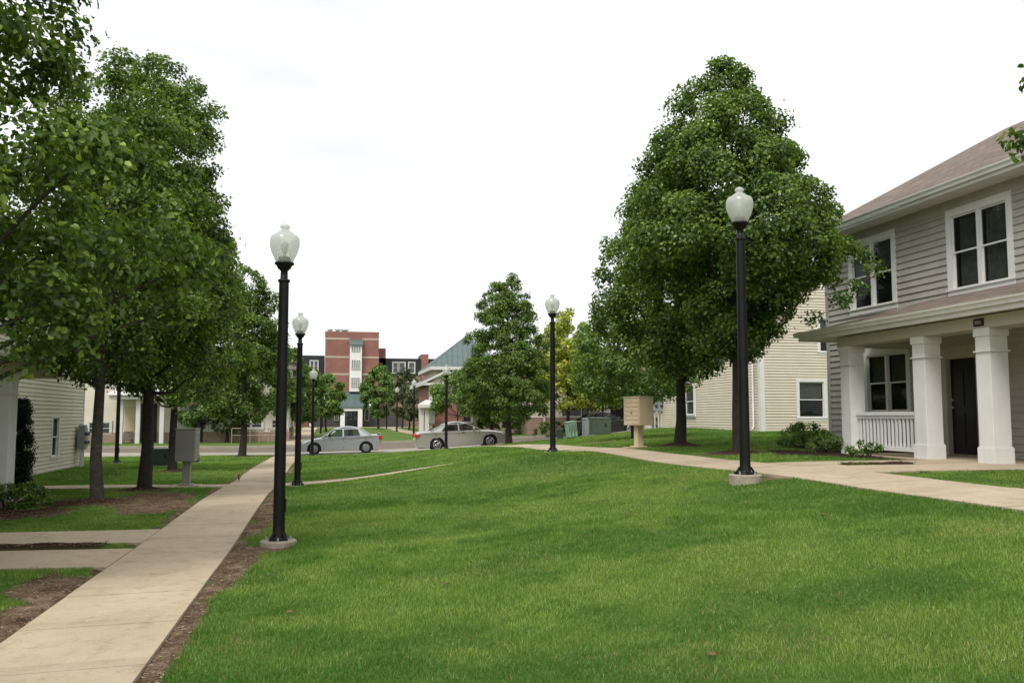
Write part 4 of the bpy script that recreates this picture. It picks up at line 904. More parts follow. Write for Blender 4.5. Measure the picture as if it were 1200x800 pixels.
# brick house with green pyramid roof
yg=74.0
def X(px,y=yg): return px2x(px,y)[0]
def Zp(py,px,y=yg): return Zat(py,px2x(px,y)[1])
gb=thing('brick_house','brick house with green metal pyramid roof, brown gable and white porch columns','house',(X(547),yg+4,.2))
gx0,gx1=X(511),X(583); ze=Zp(430,540)
b=MB(); b.box(gx0,gx1,yg,yg+9,-.3,Zp(488,540)); b.build('tan_brick_base',M_brick_tan,gb)
b=MB(); b.box(gx0+.02,gx1-.02,yg+.02,yg+8.98,Zp(488,540),Zp(442,540)); b.build('brick_wall',M_brick_red,gb)
b=MB(); siding(b,(gx0,yg),(1,0),(0,-1),gx1-gx0,Zp(442,540),ze,.14); siding(b,(gx0,yg+9),(0,-1),(-1,0),9,Zp(442,540),ze,.14); b.build('upper_wall',M_cream,gb)
ax_=X(547,yg+4.5); az=Zat(393,px2x(547,yg+4.5)[1]); q0,q1=X(503.5),X(592)
b=MB()
corners=[(q0,yg-.6,ze),(q1,yg-.6,ze),(q1,yg+9.6,ze),(q0,yg+9.6,ze)]
for i in range(4):
    a_,c_=corners[i],corners[(i+1)%4]; b.add([a_,c_,(ax_,yg+4.5,az)],[(0,1,2)])
    for k in range(1,14):      # standing seams
        f=k/14; p0=Vector(a_).lerp(Vector(c_),f); m_=min(f,1-f)*2; ap=Vector((ax_,yg+4.5,az)); mid=(Vector(a_)+Vector(c_))/2; p1=p0+(ap-mid)*m_*.98; b.tube([p0+Vector((0,0,.03)),p1+Vector((0,0,.03))],[.03,.03],4,cap=False)
b.build('pyramid_roof',M_asphalt_roofg,gb)
b=MB(); b.box(q0,q1,yg-.6,yg+9.6,ze-.28,ze-.002); b.build('eaves',M_whitefar,gb)
fwin(gb,yg,X(522),X(531),Zp(441,526),Zp(433,526),1,M_tan_trim)
fwin(gb,yg,X(532),X(541),Zp(494,536),Zp(481,536),1); fwin(gb,yg,X(543),X(552),Zp(494,536),Zp(481,536),1); fwin(gb,yg,X(566),X(580),Zp(494,570),Zp(481,570),2); fwin(gb,yg,X(560),X(572),Zp(460,570),Zp(448,570),2)
# brown roofed front gable at its left
yq=yg-2.6
wx0,wxa,wx1=X(497,yq),X(523.5,yq),X(550,yq); zr0=Zp(446.5,500,yq); zr1=Zp(433.5,523,yq)
b=MB(); b.box(wx0+.45,wx1-.45,yq+.5,yg+6,-.3,zr0-.1); b.build('wing_wall',M_brick_red,gb)
b=MB(); siding(b,(wx0+.45,yq+.49),(1,0),(0,-1),wx1-wx0-.9,Zp(462,500),zr0-.1,.14)
b.add([(wx0+.45,yq+.46,zr0-.1),(wx1-.45,yq+.46,zr0-.1),(wxa,yq+.46,zr1-.15)],[(0,1,2)]); b.build('gable_siding',M_cream,gb)
b=MB(); b.slab([(wx0,yq,zr0),(wxa,yq,zr1),(wxa,yg+9.4,zr1),(wx0,yg+9.4,zr0)],.12); b.slab([(wxa,yq,zr1),(wx1,yq,zr0),(wx1,yg+.5,zr0),(wxa,yg+.5,zr1)],.12); b.build('wing_roof',M_sh_y,gb)
b=MB()
for xa,xb in ((wx0-.05,wxa),(wx1+.05,wxa)): b.add([(xa,yq-.03,zr0-.2),(xb,yq-.03,zr1-.2),(xb,yq-.03,zr1),(xa,yq-.03,zr0),(xa,yq-.004,zr0-.2),(xb,yq-.004,zr1-.2),(xb,yq-.004,zr1),(xa,yq-.004,zr0)],[(0,1,2,3),(4,7,6,5),(0,4,5,1),(3,2,6,7),(0,3,7,4)])
b.box(wx0-.06,wx1,yq,yq+.49,zr0-.32,zr0-.13); b.box(wx0-.06,wx0-.003,yq+.49,yg+9.4,zr0-.32,zr0+.02); b.build('gable_trim',M_whitefar,gb)
b=MB(); b.box(wx0+.44,wx0+.7,yq+.42,yq+.46,Zp(470,500),zr0-.33); b.build('corner_trim',M_whitefar,gb)
window(gb,(0,yq+.5),(1,0),(0,-1),wx0+.9,wx0+1.5,Zp(461,498,yq),Zp(451,498,yq),1,.1,M_whitefar,M_glassfar,real=False)
pzz=h(wx0,yg-5)
for p in (494,500.5): b=MB(); xx=X(p,yg-4.2); b.box(xx-.17,xx+.17,yg-4.4,yg-4.0,pzz-.2,Zp(475,497,yg-4.2)); b.build('porch_column',M_whitefar,gb)
b=MB(); b.slab([(X(489,yg-4.2),yg-4.8,Zp(474,497,yg-4.2)),(X(509,yg-4.2),yg-4.8,Zp(474,497,yg-4.2)),(X(509,yg-4.2),yg-3,Zp(468,497,yg-4.2)),(X(489,yg-4.2)+.8,yg-3,Zp(468,497,yg-4.2))],.25); b.build('porch_roof',M_whitefar,gb)
b=MB(); b.box(X(501),X(508),yg-3.04,yg-3.003,Zp(488,500),Zp(475,500)); b.build('porch_window',M_glassfar,gb)

# ---- far brick building with tower
yf=118.0
def X(px,y=yf): return px2x(px,y)[0]
def Zp(py,px,y=yf): return Zat(py,px2x(px,y)[1])
fb=thing('brick_apartment_block','far red brick block with tower, white stair bay and green metal entrance roof','building',(3,yf+8,.33))
x0,x1=X(380.5),X(443.5); zt=Zp(390,412)
b=MB(); b.box(x0,x1,yf,yf+14,Zp(459,412),zt); b.build('tower_wall',M_brick_red,fb)
b=MB(); b.box(x0-.05,x1+.05,yf+.02,yf+14.05,zt,zt+.18); b.box(x1,x1+1.1,yf+3,yf+13,4,Zp(406,448)); b.build('parapet',M_brick_red,fb)
b=MB()
for py in (397,418.5,438.5): b.box(x0-.03,X(409)-.02,yf-.03,yf-.002,Zp(py,412)-.12,Zp(py,412)+.12); b.box(X(424)+.02,x1+.03,yf-.03,yf-.002,Zp(py,412)-.12,Zp(py,412)+.12)
b.build('stone_band',M_band,fb)
b=MB(); b.box(X(409.5),X(423.5),yf-.7,yf+.1,Zp(459,416),Zp(404,416)); sb_=b.build('stair_bay',M_white,fb)
b=MB(); b.slab([(X(408.5),yf-1.0,Zp(404,416)),(X(424.7),yf-1.0,Zp(404,416)),(X(424.7),yf-.0,Zp(398,416)),(X(408.5),yf-.0,Zp(398,416))],.12); b.build('bay_roof',M_asphalt_roofg,fb)
for p0,p1 in ((406,411.5),(422.5,432.5),(443,453)):
    window(fb,(0,yf-.7),(1,0),(0,-1),X(411.8),X(415.6),Zp(p1,416),Zp(p0,416),2,.05,M_whitefar,M_glassfar,real=False); window(fb,(0,yf-.7),(1,0),(0,-1),X(417.3),X(421.1),Zp(p1,416),Zp(p0,416),2,.05,M_whitefar,M_glassfar,real=False)
# ground floor and green skirt roof
b=MB(); b.box(X(362),X(470),yf-1.2,yf+6,-.2,Zp(477,412)); b.build('ground_floor_wall',M_brick_dk,fb)
b=MB(); zz=Zp(477,412); b.slab([(X(389),yf-3.2,zz),(X(433),yf-3.2,zz),(X(428),yf-.01,Zp(459,412)),(X(395),yf-.01,Zp(459,412))],.15)
for k in range(1,16): 
    f=k/16; p0=Vector((X(389),yf-3.2,zz)).lerp(Vector((X(433),yf-3.2,zz)),f); p1=Vector((X(395),yf-.01,Zp(459,412))).lerp(Vector((X(428),yf-.01,Zp(459,412))),f); b.tube([p0+Vector((0,0,.02)),p1+Vector((0,0,.02))],[.035,.035],4,cap=False)
b.build('green_entrance_roof',M_asphalt_roofg,fb)
b=MB(); b.box(X(400),X(424),yf-3.1,yf-2.7,zz-.5,zz-.16); b.build('entrance_beam',M_white,fb)
for p in (401.6,421.6): b=MB(); b.box(X(p)-.28,X(p)+.28,yf-3.15,yf-2.65,.1,zz-.5); b.build('entrance_column',M_white,fb)
b=MB(); b.box(X(404),X(419.5),yf-1.32,yf-1.21,.2,2.5); dd=b.build('entrance_doors',M_glassfar,fb)
b=MB(); 
for p in (404,409,414,419.3): b.box(X(p)-.06,X(p)+.06,yf-1.40,yf-1.325,.2,2.55)
b.box(X(404),X(419.5),yf-1.40,yf-1.325,2.5,2.62); b.build('door_frames',M_dkgreen_box,dd)
for p in (393,428): window(fb,(0,yf-1.2),(1,0),(0,-1),X(p),X(p+4),1.2,2.6,1,.1,M_greybox,M_glassfar,real=False)
# wings
yw=yf+3
b=MB(); b.box(X(250,yw),X(380,yw),yw,yw+12,3.3,Zp(416.5,370,yw)); b.build('left_wing_upper',M_darkwall,fb)
b=MB(); b.box(X(250,yw)+.05,X(380,yw),yw+.05,yw+12,-.2,3.3); b.build('left_wing_base',M_brick_red,fb)
b=MB(); b.box(X(444,yw),X(640,yw),yw,yw+12,Zp(440,470,yw),Zp(420,470,yw)); b.build('right_wing_upper',M_darkwall,fb)
b=MB(); b.box(X(444,yw)+.02,X(640,yw),yw+.05,yw+11.9,-.2,Zp(440,470,yw)); b.build('right_wing_base',M_brick_tan,fb)
b=MB(); b.box(X(494,yw-1),X(502,yw-1),yw-1,yw+4,-.1,Zp(415,498,yw-1)); b.build('brick_fin',M_brick_red,fb)
for px0,px1,p0,p1,u in ((363.5,372,423,434,2),(340,350,423,434,2),(460.5,466,425,437,1),(467.5,474,425,437,1),(479,485.5,425,437,1),(455,461,446,457,1),(466,472,446,457,1),(479,485.5,446,457,1),(505,512,425,437,1),(520,530,425,437,1),(363.5,372,443,455,2)):
    window(fb,(0,yw),(1,0),(0,-1),X(px0,yw),X(px1,yw),Zp(p1,px0,yw),Zp(p0,px0,yw),u,.12,M_whitefar,M_glassfar,real=False)
for p in (386,395,402,405):
    b=MB(); xx=X(p); b.tube([(xx,yf+2,zt),(xx,yf+2,zt+.45)],[.22,.22],10); b.lathe([(.2,zt+.42),(.42,zt+.5),(.42,zt+.6),(.001,zt+.62)],10,xx,yf+2); b.build('roof_vent',M_steel,fb)
b=MB(); b.box(X(363.5),X(367.5),yf-1.3,yf-1.21,.4,2.0); b.build('white_door',M_whitefar,fb)
# small white shed like porch end right of far walk
# ------------------------------------------------------------------ mailboxes
def cbu(label,x,y,facing,mat,pedm,hcab=.74,hped=.60,wid=.78,dep=.44,name='mailbox_cabinet',gr='cluster mailbox cabinets'):
    """doors on local -x side"""
    r=thing(name,label,'mailbox',(x,y,h(x,y)+.01),gr)
    b=MB(); b.box(-dep/2-.1,dep/2+.1,-.3,.3,-.2,.02); b.build('pad',M_walk,r,abs_=False)
    b=MB(); b.box(-.09,.09,-.1,.1,.02,hped); b.box(-.16,.16,-.18,.18,.02,.05); b.build('pedestal',pedm,r,bevel=.008,abs_=False)
    b=MB(); b.box(-dep/2,dep/2,-wid/2,wid/2,hped,hped+hcab); b.box(-dep/2-.02,dep/2+.015,-wid/2-.015,wid/2+.015,hped+hcab,hped+hcab+.03); c=b.build('cabinet',mat,r,bevel=.007,abs_=False)
    for j in range(2):
        for i in range(6):
            if j==1 and i<1: continue
            d=MB(); y0=-wid/2+.03+j*(wid/2-.015); z0=hped+.03+i*(hcab-.05)/6
            d.box(-dep/2-.012,-dep/2-.001,y0,y0+wid/2-.05,z0,z0+(hcab-.05)/6-.02); dd=d.build('compartment_door',mat,r,bevel=.003,abs_=False)
            k=MB(); k.box(-dep/2-.02,-dep/2-.012,y0+wid/2-.11,y0+wid/2-.085,z0+.035,z0+.06); k.build('lock',M_steel,dd,abs_=False)
    b=MB(); b.box(-dep/2-.04,-dep/2-.012,-.06,.04,hped+hcab*.47,hped+hcab*.50); b.build('handle',M_steel,r,abs_=False)
    r.rotation_euler=(0,0,facing); return r
x,y=W(743.5,24.2); cbu('tan mailbox cabinet on a tan pedestal beside the upper walk',x+.1,y,R(13),M_tan,M_tan)
x,y=W(222,21.7); cbu('grey mailbox cabinet on a pedestal at the cross walk on the left',x,y,math.pi,M_greybox,M_greybox)
x,y=W(342,72); cbu('small pale mailbox on a white post left of the far walk',x,y,-.6,M_greybox,M_whitefar,.95,.8,.5,.5)
x,y=W(505,70); cbu('small pale mailbox on a white post before the brick house porch',x,y,-1.2,M_greybox,M_whitefar,.95,.8,.5,.5)
# ------------------------------------------------------------------ utility boxes
def ubox(name,label,px,Y,w,d,hh,mat,tilt=0,lid=True,rz=0,hinge=True,group=None):
    x,y=W(px,Y); r=thing(name,label,'utility box',(x,y,h(x,y)-.02),group)
    b=MB(); b.box(-w/2-.08,w/2+.08,-d/2-.08,d/2+.08,-.15,.05)
    b.build('pad',M_conc_foot,r,abs_=False)
    b=MB(); b.box(-w/2,w/2,-d/2,d/2,.052,hh*.93); b.add([(-w/2-.02,-d/2-.03,hh*.93),(w/2+.02,-d/2-.03,hh*.93),(w/2+.02,d/2+.02,hh*.93),(-w/2-.02,d/2+.02,hh*.93),(-w/2-.02,-d/2-.03,hh*.965),(w/2+.02,-d/2-.03,hh*.965),(w/2+.02,d/2+.02,hh),(-w/2-.02,d/2+.02,hh)],[(3,2,1,0),(4,5,6,7),(0,1,5,4),(1,2,6,5),(2,3,7,6),(3,0,4,7)])
    b.build('cabinet',mat,r,bevel=.012,abs_=False)
    if hinge:
        b=MB(); b.box(-w/2+.04,w/2-.04,-d/2-.014,-d/2-.002,.12,hh*.9); b.build('door',mat,r,bevel=.005,abs_=False)
        b=MB(); b.box(w*.18,w*.18+.05,-d/2-.04,-d/2-.014,hh*.5,hh*.66); b.build('latch',M_black,r,abs_=False)
    r.rotation_euler=(tilt*.4,tilt,rz); return r
ubox('transformer','dark green transformer box behind the grey mailbox cabinet',193.5,31,.66,.7,.64,M_dkgreen_box)
x,y=W(701.5,41)
ubox('transformer','large green transformer cabinet on the lawn left of the tan mailbox',702,43,.92,.75,.88,M_green_box)
ubox('transformer','narrow grey green cabinet left of the large green transformer',689.5,43.4,.5,.6,.9,M_meter)
ubox('utility_post','small dark green utility post left of the tilted pale box',656,43.5,.24,.2,.5,M_dkgreen_box,hinge=False)
ubox('utility_post','small dark box behind the grey mailbox pedestal',231.5,34,.28,.25,.34,M_dkgreen_box,hinge=False)
ubox('transformer','dark utility box before the brick base beyond the street at the left',256,60.8,1.05,.6,.75,M_dkgreen_box)
# tilted pale green vented box
x,y=W(670,42.5); r=thing('vented_box','tilted pale green vented utility box on the lawn','utility box',(x,y,h(x,y)+.02))
b=MB(); b.box(-.23,.23,-.2,.2,.04,.72); b.box(-.25,.25,-.22,.22,.72,.78); b.build('housing',M_ltgreen,r,bevel=.02,abs_=False)
b=MB()
for i in range(5): b.box(-.17+.085*i-.02,-.17+.085*i+.015,-.212,-.201,.1 if i%2 else .3,.62 if i%2 else .68)
b.build('louvres',M_green_box,r,abs_=False); b=MB(); b.box(-.16,.16,-.15,.15,-.2,.04); b.build('base',M_pipe,r,abs_=False)
r.rotation_euler=(0,R(-7),R(8))
# ------------------------------------------------------------------ cars
def car(name,label,loc,L,hw,prof,green,belt,wheels,mat,facing,spoke,side_y=None,rearlamp=None,frontlamp=None,wr=.32,doors=(),spoiler=False,handles=()):
    """prof: lower body side outline from rear(x=0) to front (x=L), top edge points [(x,z)]; local +x is the front"""
    r=thing(name,label,'car',loc,'cars on the street'); X0=-L/2
    arch=wr+.055
    def bottom():
        pts=[(0.02,.36),(.08,.22)]
        for wx in wheels:
            for k in range(11):
                a=math.pi-math.pi*k/10; pts.append((wx+arch*math.cos(a),max(.2,wr+arch*math.sin(a)-.0) if 0<k<10 else .2))
        pts+= [(L-.12,.2),(L-.02,.34)]; return pts
    low=bottom(); top=list(prof)[::-1]; poly=low+top; npt=len(poly)
    zmin=.2; ztop=max(p[1] for p in prof)
    slices=[]
    for f,ins in ((1.0,.0),(.985,.012),(.93,.03),(.80,.045),(0,.05)):
        pass
    sec=[(-1,.5),(-.97,.0)]
    yy=[]; 
    # lateral profile: z-dependent half width (tumblehome and sill tuck)
    def halfw(x,z,lat):
        u=(z-.2)/(ztop-.2); w=hw*(.945+.055*math.sin(min(1,max(0,u/.55))*math.pi/2)) if u<.55 else hw*(1-.07*((u-.55)/.45)**2)
        e=min(x,L-x); w*= 1-.20*max(0,1-e/.55)**2
        return w*lat
    vs=[];fs=[]; lats=[-1,-.93,-.6,0,.6,.93,1]
    for lt in lats:
        dz=-.055*(abs(lt)>.99)+ -.012*(.9<abs(lt)<.95)
        for i,(x,z) in enumerate(poly):
            zz=z; xx=x
            if i>=len(low): 
                zz=z+dz+.02*(1-abs(lt))
            e=.09*abs(lt)**3
            if x<.35: xx=x+e
            if x>L-.35: xx=x-e*1.6
            vs.append((X0+xx,halfw(x,zz,lt),zz))
    for s_ in range(len(lats)-1):
        for i in range(npt): fs.append((s_*npt+i,s_*npt+(i+1)%npt,(s_+1)*npt+(i+1)%npt,(s_+1)*npt+i))
    b=MB(); b.add(vs,fs,True); b.add(vs[:npt],[tuple(range(npt))[::-1]]); b.add(vs[-npt:],[tuple(range(npt))])
    # wheel wells are filled inside with a dark floor pan
    body=b.build('body',mat,r,abs_=False)
    bm=bmesh.new(); bm.from_mesh(body.data); bmesh.ops.remove_doubles(bm,verts=bm.verts,dist=1e-4); bmesh.ops.recalc_face_normals(bm,faces=bm.faces)
    for e in bm.edges:
        if len(e.link_faces)==2 and e.calc_face_angle(0)>.7: e.smooth=False
    bm.to_mesh(body.data); bm.free()
    b=MB(); b.box(X0+.2,X0+L-.25,-hw*.62,hw*.62,.17,.62); b.build('underbody',M_tyre,r,abs_=False)
    # greenhouse: glass volume, roof and pillars
    g0,g1,g2,g3=green      # base rear x, roof rear x, roof front x, base front x ; roof z
    zb,zr=belt; wb=hw*.90; wt=hw*.70
    def Wd(z): return wb+(wt-wb)*((z-zb)/(zr-zb))
    ns=10; arc=[]
    for i in range(ns+1):
        t_=i/ns; arc.append((g1+(g2-g1)*t_, zr-.11*abs(2*t_-1)**2.2))
    out=[(g0,zb)]+[(g0+(g1-g0)*q, zb+(zr-.11-zb)*(q**.9)) for q in (.35,.7)]+arc+[(g3+(g2-g3)*q, zb+(zr-.11-zb)*(q**.95)) for q in (.7,.35)]+[(g3,zb)]
    zb2=zb-.04
    rings=[]
    for x,z in out:
        w=Wd(z); rings.append([(X0+x,-wb,zb2),(X0+x,-w,z-.03),(X0+x,-w+.07,z),(X0+x,0,z+.02),(X0+x,w-.07,z),(X0+x,w,z-.03),(X0+x,wb,zb2)])
    vs=[p for q in rings for p in q]; m=7; roof=[];glass=[]
    nr=len(out)
    for i in range(nr-1):
        for k in range(m-1):
            f=(i*m+k,(i+1)*m+k,(i+1)*m+k+1,i*m+k+1)
            isroof=(3<=i<=3+ns-1) and k in (1,2,3,4)
            (roof if isroof else glass).append(f)
    b=MB(); b.add(vs,roof,True); b.build('roof',mat,r,abs_=False)
    b=MB(); b.add(vs,glass,True); b.build('windows',M_carglass,r,abs_=False)
    # pillars / frames slightly proud on each side
    def side(z,sgn,x): return (X0+x,sgn*(Wd(z)+.012),z)
    b=MB()
    def strip(p,q,wd,sgn):
        (x0,z0),(x1,z1)=p,q; a0=side(z0,sgn,x0-wd/2);a1=side(z0,sgn,x0+wd/2);c0=side(z1,sgn,x1-wd/2);c1=side(z1,sgn,x1+wd/2)
        sh=Vector((0,-sgn*.03,0)); b.add([a0,a1,c1,c0]+[tuple(Vector(v)+sh) for v in (a0,a1,c1,c0)],[(0,1,2,3),(0,4,5,1),(1,5,6,2),(2,6,7,3),(3,7,4,0)])
    rz_=zr-.12
    for sgn in (-1,1):
        b=MB(); strip((g0+.02,zb-.02),(g1-.02,rz_),.16,sgn); strip((g3-.02,zb-.02),(g2+.02,rz_),.07,sgn)
        qd=[side(zb-.02,sgn,g0-.02),side(rz_,sgn,g1-.04),side(rz_,sgn,g1+.12),side(zb-.02,sgn,g0+.62)]; sh=Vector((0,-sgn*.03,0)); b.add(qd+[tuple(Vector(v)+sh) for v in qd],[(0,1,2,3),(4,5,6,7),(0,4,7,3),(2,6,7,3)])
        for p in doors: strip((p,zb-.02),(p,rz_),.07,sgn)
        # roof rail
        a=[side(rz_+.03,sgn,g1-.03),side(rz_-.012,sgn,g1-.03),side(rz_-.012,sgn,g2+.03),side(rz_+.03,sgn,g2+.03)]; sh=Vector((0,-sgn*.05,0.01)); b.add(a+[tuple(Vector(v)+sh) for v in a],[(0,1,2,3),(4,5,6,7),(0,4,7,3),(1,5,6,2)])
        b.build('pillars',mat,r,abs_=False)
    b=MB()
    for sgn in (-1,1):
        for u in (g1+.02,g2-.02): pass
    # interior: seats
    b=MB()
    for sx_ in (g1+.45,g2-.75):
        for sy_ in (-.38,.38): b.box(X0+sx_-.09,X0+sx_+.06,sy_-.24,sy_+.24,zb-.4,zb+.2); b.box(X0+sx_-.07,X0+sx_+.04,sy_-.12,sy_+.12,zb+.22,zb+.36)
    b.build('seats',M_dark,r,abs_=False)
    b=MB(); 
    for sgn in (-1,1):
        for x0,z0,x1,z1 in ((wheels[0]+arch+.05,.52,wheels[1]-arch-.05,.55),):
            b.box(X0+x0,X0+x1,sgn*hw*.97-.012,sgn*hw*.97+.03,z0,z1)
    b.build('side_moulding',mat,r,abs_=False)
    b=MB()
    for sgn in (-1,1):
        for dx in list(doors)+[g3-.12, g0+.35]: b.box(X0+dx-.006,X0+dx+.006,sgn*hw*.965-.01,sgn*hw*.965+.018,.3,zb-.04)
    b.build('door_gaps',M_dark,r,abs_=False)
    for sgn in (-1,1):
        for dx in handles: b=MB(); b.box(X0+dx,X0+dx+.16,sgn*(hw*.955)-.02,sgn*(hw*.955)+.04,zb-.14,zb-.11); b.build('door_handle',M_black if mat is M_champ else mat,r,bevel=.006,abs_=False)
        b=MB(); b.box(X0+g3-.48,X0+g3-.36,sgn*(hw*.9),sgn*(hw*.9)+sgn*.24 if sgn>0 else sgn*(hw*.9)-.24+.48*0,zb+.0,zb+.14) if sgn>0 else b.box(X0+g3-.48,X0+g3-.36,-(hw*.9)-.24,-(hw*.9),zb+.0,zb+.14); b.build('wing_mirror',mat if mat is not M_silver else M_black,r,bevel=.03,abs_=False)
        if rearlamp: x0,x1,z0,z1=rearlamp; b=MB(); b.box(X0+x0,X0+x1,sgn*hw*.80-.1,sgn*hw*.80+.1,z0,z1); b.build('tail_lamp',M_tail,r,bevel=.02,abs_=False)
        if frontlamp: x0,x1,z0,z1=frontlamp; b=MB(); b.box(X0+x0,X0+x1,sgn*hw*.70-.14,sgn*hw*.70+.14,z0,z1); b.build('headlight',M_headl,r,bevel=.03,abs_=False)
        for wx in wheels:
            w=MB(); w.lathe([(wr*.62,-.1),(wr*.9,-.105),(wr,-.08),(wr,.08),(wr*.9,.105),(wr*.64,.1)],28); w.v=[(p[0],p[2],p[1]) for p in w.v]
            wo=MB(); wo.v=[(p[0]+X0+wx,p[1]+sgn*(hw-.13),p[2]+wr) for p in w.v]; wo.f=w.f; wo.sm=w.sm; wh=wo.build('wheel',M_tyre,r,abs_=False)
            q=MB(); yo=sgn*(hw-.05)
            if spoke:
                ring=MB(); ring.lathe([(wr*.54,-.02),(wr*.66,-.03),(wr*.66,.02),(wr*.54,.02)],28); q.v=[(p[0]+X0+wx,p[2]+yo,p[1]+wr) for p in ring.v]; q.f=list(ring.f); q.sm=list(ring.sm)
                for k in range(9):
                    a=2*math.pi*k/9; c_,s_=math.cos(a),math.sin(a); q.tube([(X0+wx+c_*.03,yo,wr+s_*.03),(X0+wx+c_*wr*.6,yo,wr+s_*wr*.6)],[.024,.02],6)
            else:
                dsk=MB(); dsk.lathe([(.001,.03),(wr*.2,.028),(wr*.45,.01),(wr*.62,.02),(wr*.66,-.02)],28); q.v=[(p[0]+X0+wx,p[2]*1.0+0,p[1]) for p in dsk.v]; q.v=[(p[0]+X0+wx,sgn*p[2]+yo,p[1]+wr) for p in dsk.v]; q.f=list(dsk.f); q.sm=list(dsk.sm)
            q.build('rim',M_rim if spoke else M_rimd,wh,abs_=False)
            if spoke:
                k_=MB(); k_.lathe([(.001,0),(wr*.6,0)],20); k_.v=[(p[0]+X0+wx,yo-sgn*.05,p[1]+wr) for p in k_.v]; k_.build('brake_disc',M_dark,wh,abs_=False)
    if spoiler: b=MB(); b.box(X0+.02,X0+.22,-hw*.7,hw*.7,1.02,1.05); b.box(X0+.08,X0+.16,-hw*.6,-hw*.55,.93,1.02); b.box(X0+.08,X0+.16,hw*.55,hw*.6,.93,1.02); b.build('spoiler',mat,r,bevel=.01,abs_=False)
    b=MB(); b.box(X0+.0,X0+.06,-.26,.26,.62,.73); b.build('licence_plate',M_whitefar,r,abs_=False)
    r.rotation_euler=facing; return r
# silver sedan, faces left (-x)
def road_pose(px,Y,rz):
    x,y=W(px,Y); z=h(x,y)-.10; zl=h(x-1.3,y)-.10; zr_=h(x+1.3,y)-.10; return (x,y,z),math.atan2(zr_-zl,2.6)
loc,sl=road_pose(399,47.3,0)
L=4.35
car('sedan','silver four door sedan facing left by the end of the long walk',loc,L,.86,
    [(0,.5),(.0,.72),(.03,.93),(.12,.985),(.55,.985),(1.3,.955),(2.9,.90),(3.1,.885),(3.6,.80),(4.0,.71),(4.22,.60),(4.33,.48)],(.48,1.12,2.42,3.08),(.93,1.42),(.82,3.45),M_silver,(0,-sl*-1*1.0 if False else sl,math.pi),False,
    rearlamp=(-.01,.16,.72,.93),frontlamp=(4.0,4.22,.56,.70),wr=.305,doors=(1.98,),spoiler=True,handles=(1.55,2.55))
loc,sl=road_pose(541,48,0)
car('sedan','champagne silver sedan facing right behind the lamp near the middle tree',loc,5.0,.92,
    [(0,.45),(.02,.75),(.06,.95),(.2,1.02),(.8,1.03),(1.6,1.00),(3.2,.95),(3.5,.94),(4.1,.88),(4.6,.78),(4.88,.66),(4.98,.5)],(.73,1.55,2.75,3.5),(.98,1.45),(1.12,3.92),M_champ,(0,-sl,0),True,
    rearlamp=(-.01,.26,.77,.92),frontlamp=(4.62,4.90,.62,.76),wr=.33,doors=(2.3,),handles=(1.5,2.45))
loc,sl=road_pose(708,52.5,0)
car('sedan','dark car half hidden behind the green transformer cabinet',loc,4.3,.86,
    [(0,.5),(.0,.72),(.03,.93),(.12,.985),(.55,.985),(1.3,.955),(2.9,.90),(3.1,.885),(3.6,.80),(4.0,.71),(4.22,.60),(4.28,.48)],(.50,1.33,2.35,3.22),(.93,1.42),(.82,3.45),M_carblk,(0,-sl,0),True,
    rearlamp=(-.01,.3,.74,.93),frontlamp=(4.0,4.22,.56,.70),wr=.32,doors=(1.28,1.98),handles=(1.55,))
# small brown bird by the walk
x,y=W(283,23.6); r=thing('bird','small brown bird at the edge of the long walk','bird',(x,y,h(x,y)+.01))
b=MB(); b.tube([(0,-.09,.02),(0,-.05,.07),(0,0,.10),(0,.05,.13),(0,.075,.165),(0,.1,.17),(0,.125,.165)],[.008,.02,.042,.036,.028,.018,.003],8); b.tube([(-.015,.0,.08),(-.015,.005,0)],[.004,.004],4); b.tube([(.015,.0,.08),(.015,.005,0)],[.004,.004],4); b.build('body',M_bird,r,abs_=False)

# a few fallen leaves on the lawn
lf=None
for px,Y in ((323,9.2),(525,8.1),(675,9.6),(710,12.5),(735,11.0),(1145,8.3),(828,5.3),(960,9.4),(345,7.4),(440,12.8),(120,6.3)):
    x,y=W(px,Y); zz=float(zground(np.array([x]),np.array([y]))[0])+.03
    if lf is None:
        b=MB(); b.add([(-.035,0,0),(-.01,.022,.008),(.02,.018,.004),(.04,0,.012),(.02,-.018,.006),(-.01,-.022,.01)],[(0,1,2,3),(0,3,4,5)]); lf=b.build('fallen_leaf',M_bird); tag(lf,'small dry brown leaf fallen on the lawn or walk','leaf','fallen dry leaves'); o=lf
    else: o=lf.copy(); C.objects.link(o)
    o.location=(x,y,zz); o.rotation_euler=(.2,.1,px)
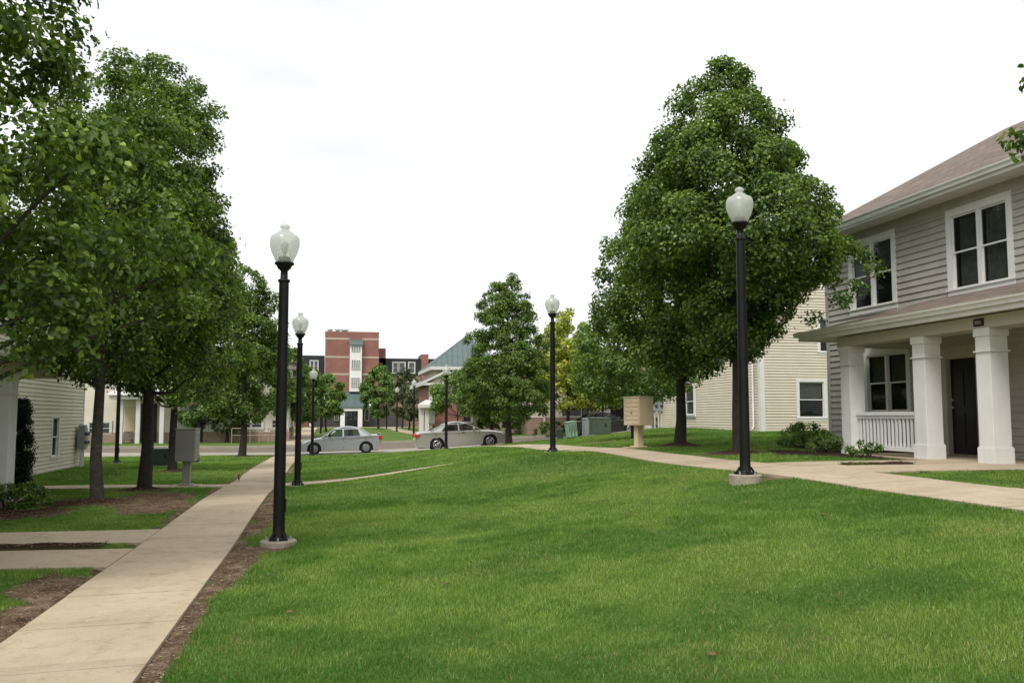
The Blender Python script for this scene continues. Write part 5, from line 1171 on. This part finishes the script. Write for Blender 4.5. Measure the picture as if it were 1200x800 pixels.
# ------------------------------------------------------------------ sky, sun, camera
w=bpy.data.worlds.new('World'); S.world=w; w.use_nodes=True; nt=w.node_tree; nt.nodes.clear()
out=nt.nodes.new('ShaderNodeOutputWorld'); bg=nt.nodes.new('ShaderNodeBackground'); sky=nt.nodes.new('ShaderNodeTexSky'); sky.sky_type='NISHITA'; sky.sun_disc=False
SE,SA=R(52),R(215)
sky.sun_elevation=SE; sky.sun_rotation=SA
tc=nt.nodes.new('ShaderNodeTexCoord'); mp=nt.nodes.new('ShaderNodeMapping'); mp.inputs['Scale'].default_value=(1.2,1.2,4.5); nt.links.new(tc.outputs['Generated'],mp.inputs[0])
ns=nt.nodes.new('ShaderNodeTexNoise'); ns.inputs['Scale'].default_value=2.2; ns.inputs['Detail'].default_value=7; ns.inputs['Roughness'].default_value=.55; nt.links.new(mp.outputs[0],ns.inputs['Vector'])
cr=nt.nodes.new('ShaderNodeValToRGB'); cr.color_ramp.elements[0].position=.27; cr.color_ramp.elements[0].color=(5.7,5.82,5.9,1); cr.color_ramp.elements[1].position=.62; cr.color_ramp.elements[1].color=(8.3,8.4,8.4,1); nt.links.new(ns.outputs[0],cr.inputs[0])
mx=nt.nodes.new('ShaderNodeMix'); mx.data_type='RGBA'; mx.inputs[0].default_value=.92; nt.links.new(sky.outputs[0],mx.inputs[6]); nt.links.new(cr.outputs[0],mx.inputs[7])
nt.links.new(mx.outputs[2],bg.inputs[0]); bg.inputs[1].default_value=.1; nt.links.new(bg.outputs[0],out.inputs[0])
sd=bpy.data.lights.new('sun','SUN'); sd.energy=1.5; sd.angle=R(20); sd.color=(1,.97,.92); so_=bpy.data.objects.new('sun',sd); C.objects.link(so_)
dv=Vector((math.sin(SA)*math.cos(SE),math.cos(SA)*math.cos(SE),math.sin(SE))); so_.rotation_euler=dv.to_track_quat('Z','Y').to_euler(); so_.location=(0,0,30)
cd=bpy.data.cameras.new('camera'); cam=bpy.data.objects.new('camera',cd); C.objects.link(cam); S.camera=cam
cd.sensor_width=36; cd.lens=F/1200*36; cd.clip_start=.05; cd.clip_end=5000
cam.location=(0,0,EYE); cam.rotation_euler=(R(90)+PITCH,0,-TH)
S.view_settings.view_transform='Standard'; S.view_settings.look='None'; S.view_settings.exposure=.74; S.view_settings.gamma=1
S.cycles.max_bounces=5; S.cycles.diffuse_bounces=3; S.cycles.glossy_bounces=2; S.cycles.transmission_bounces=4; S.cycles.transparent_max_bounces=8
for o in bpy.data.objects:
    if '_org' in o: del o['_org']
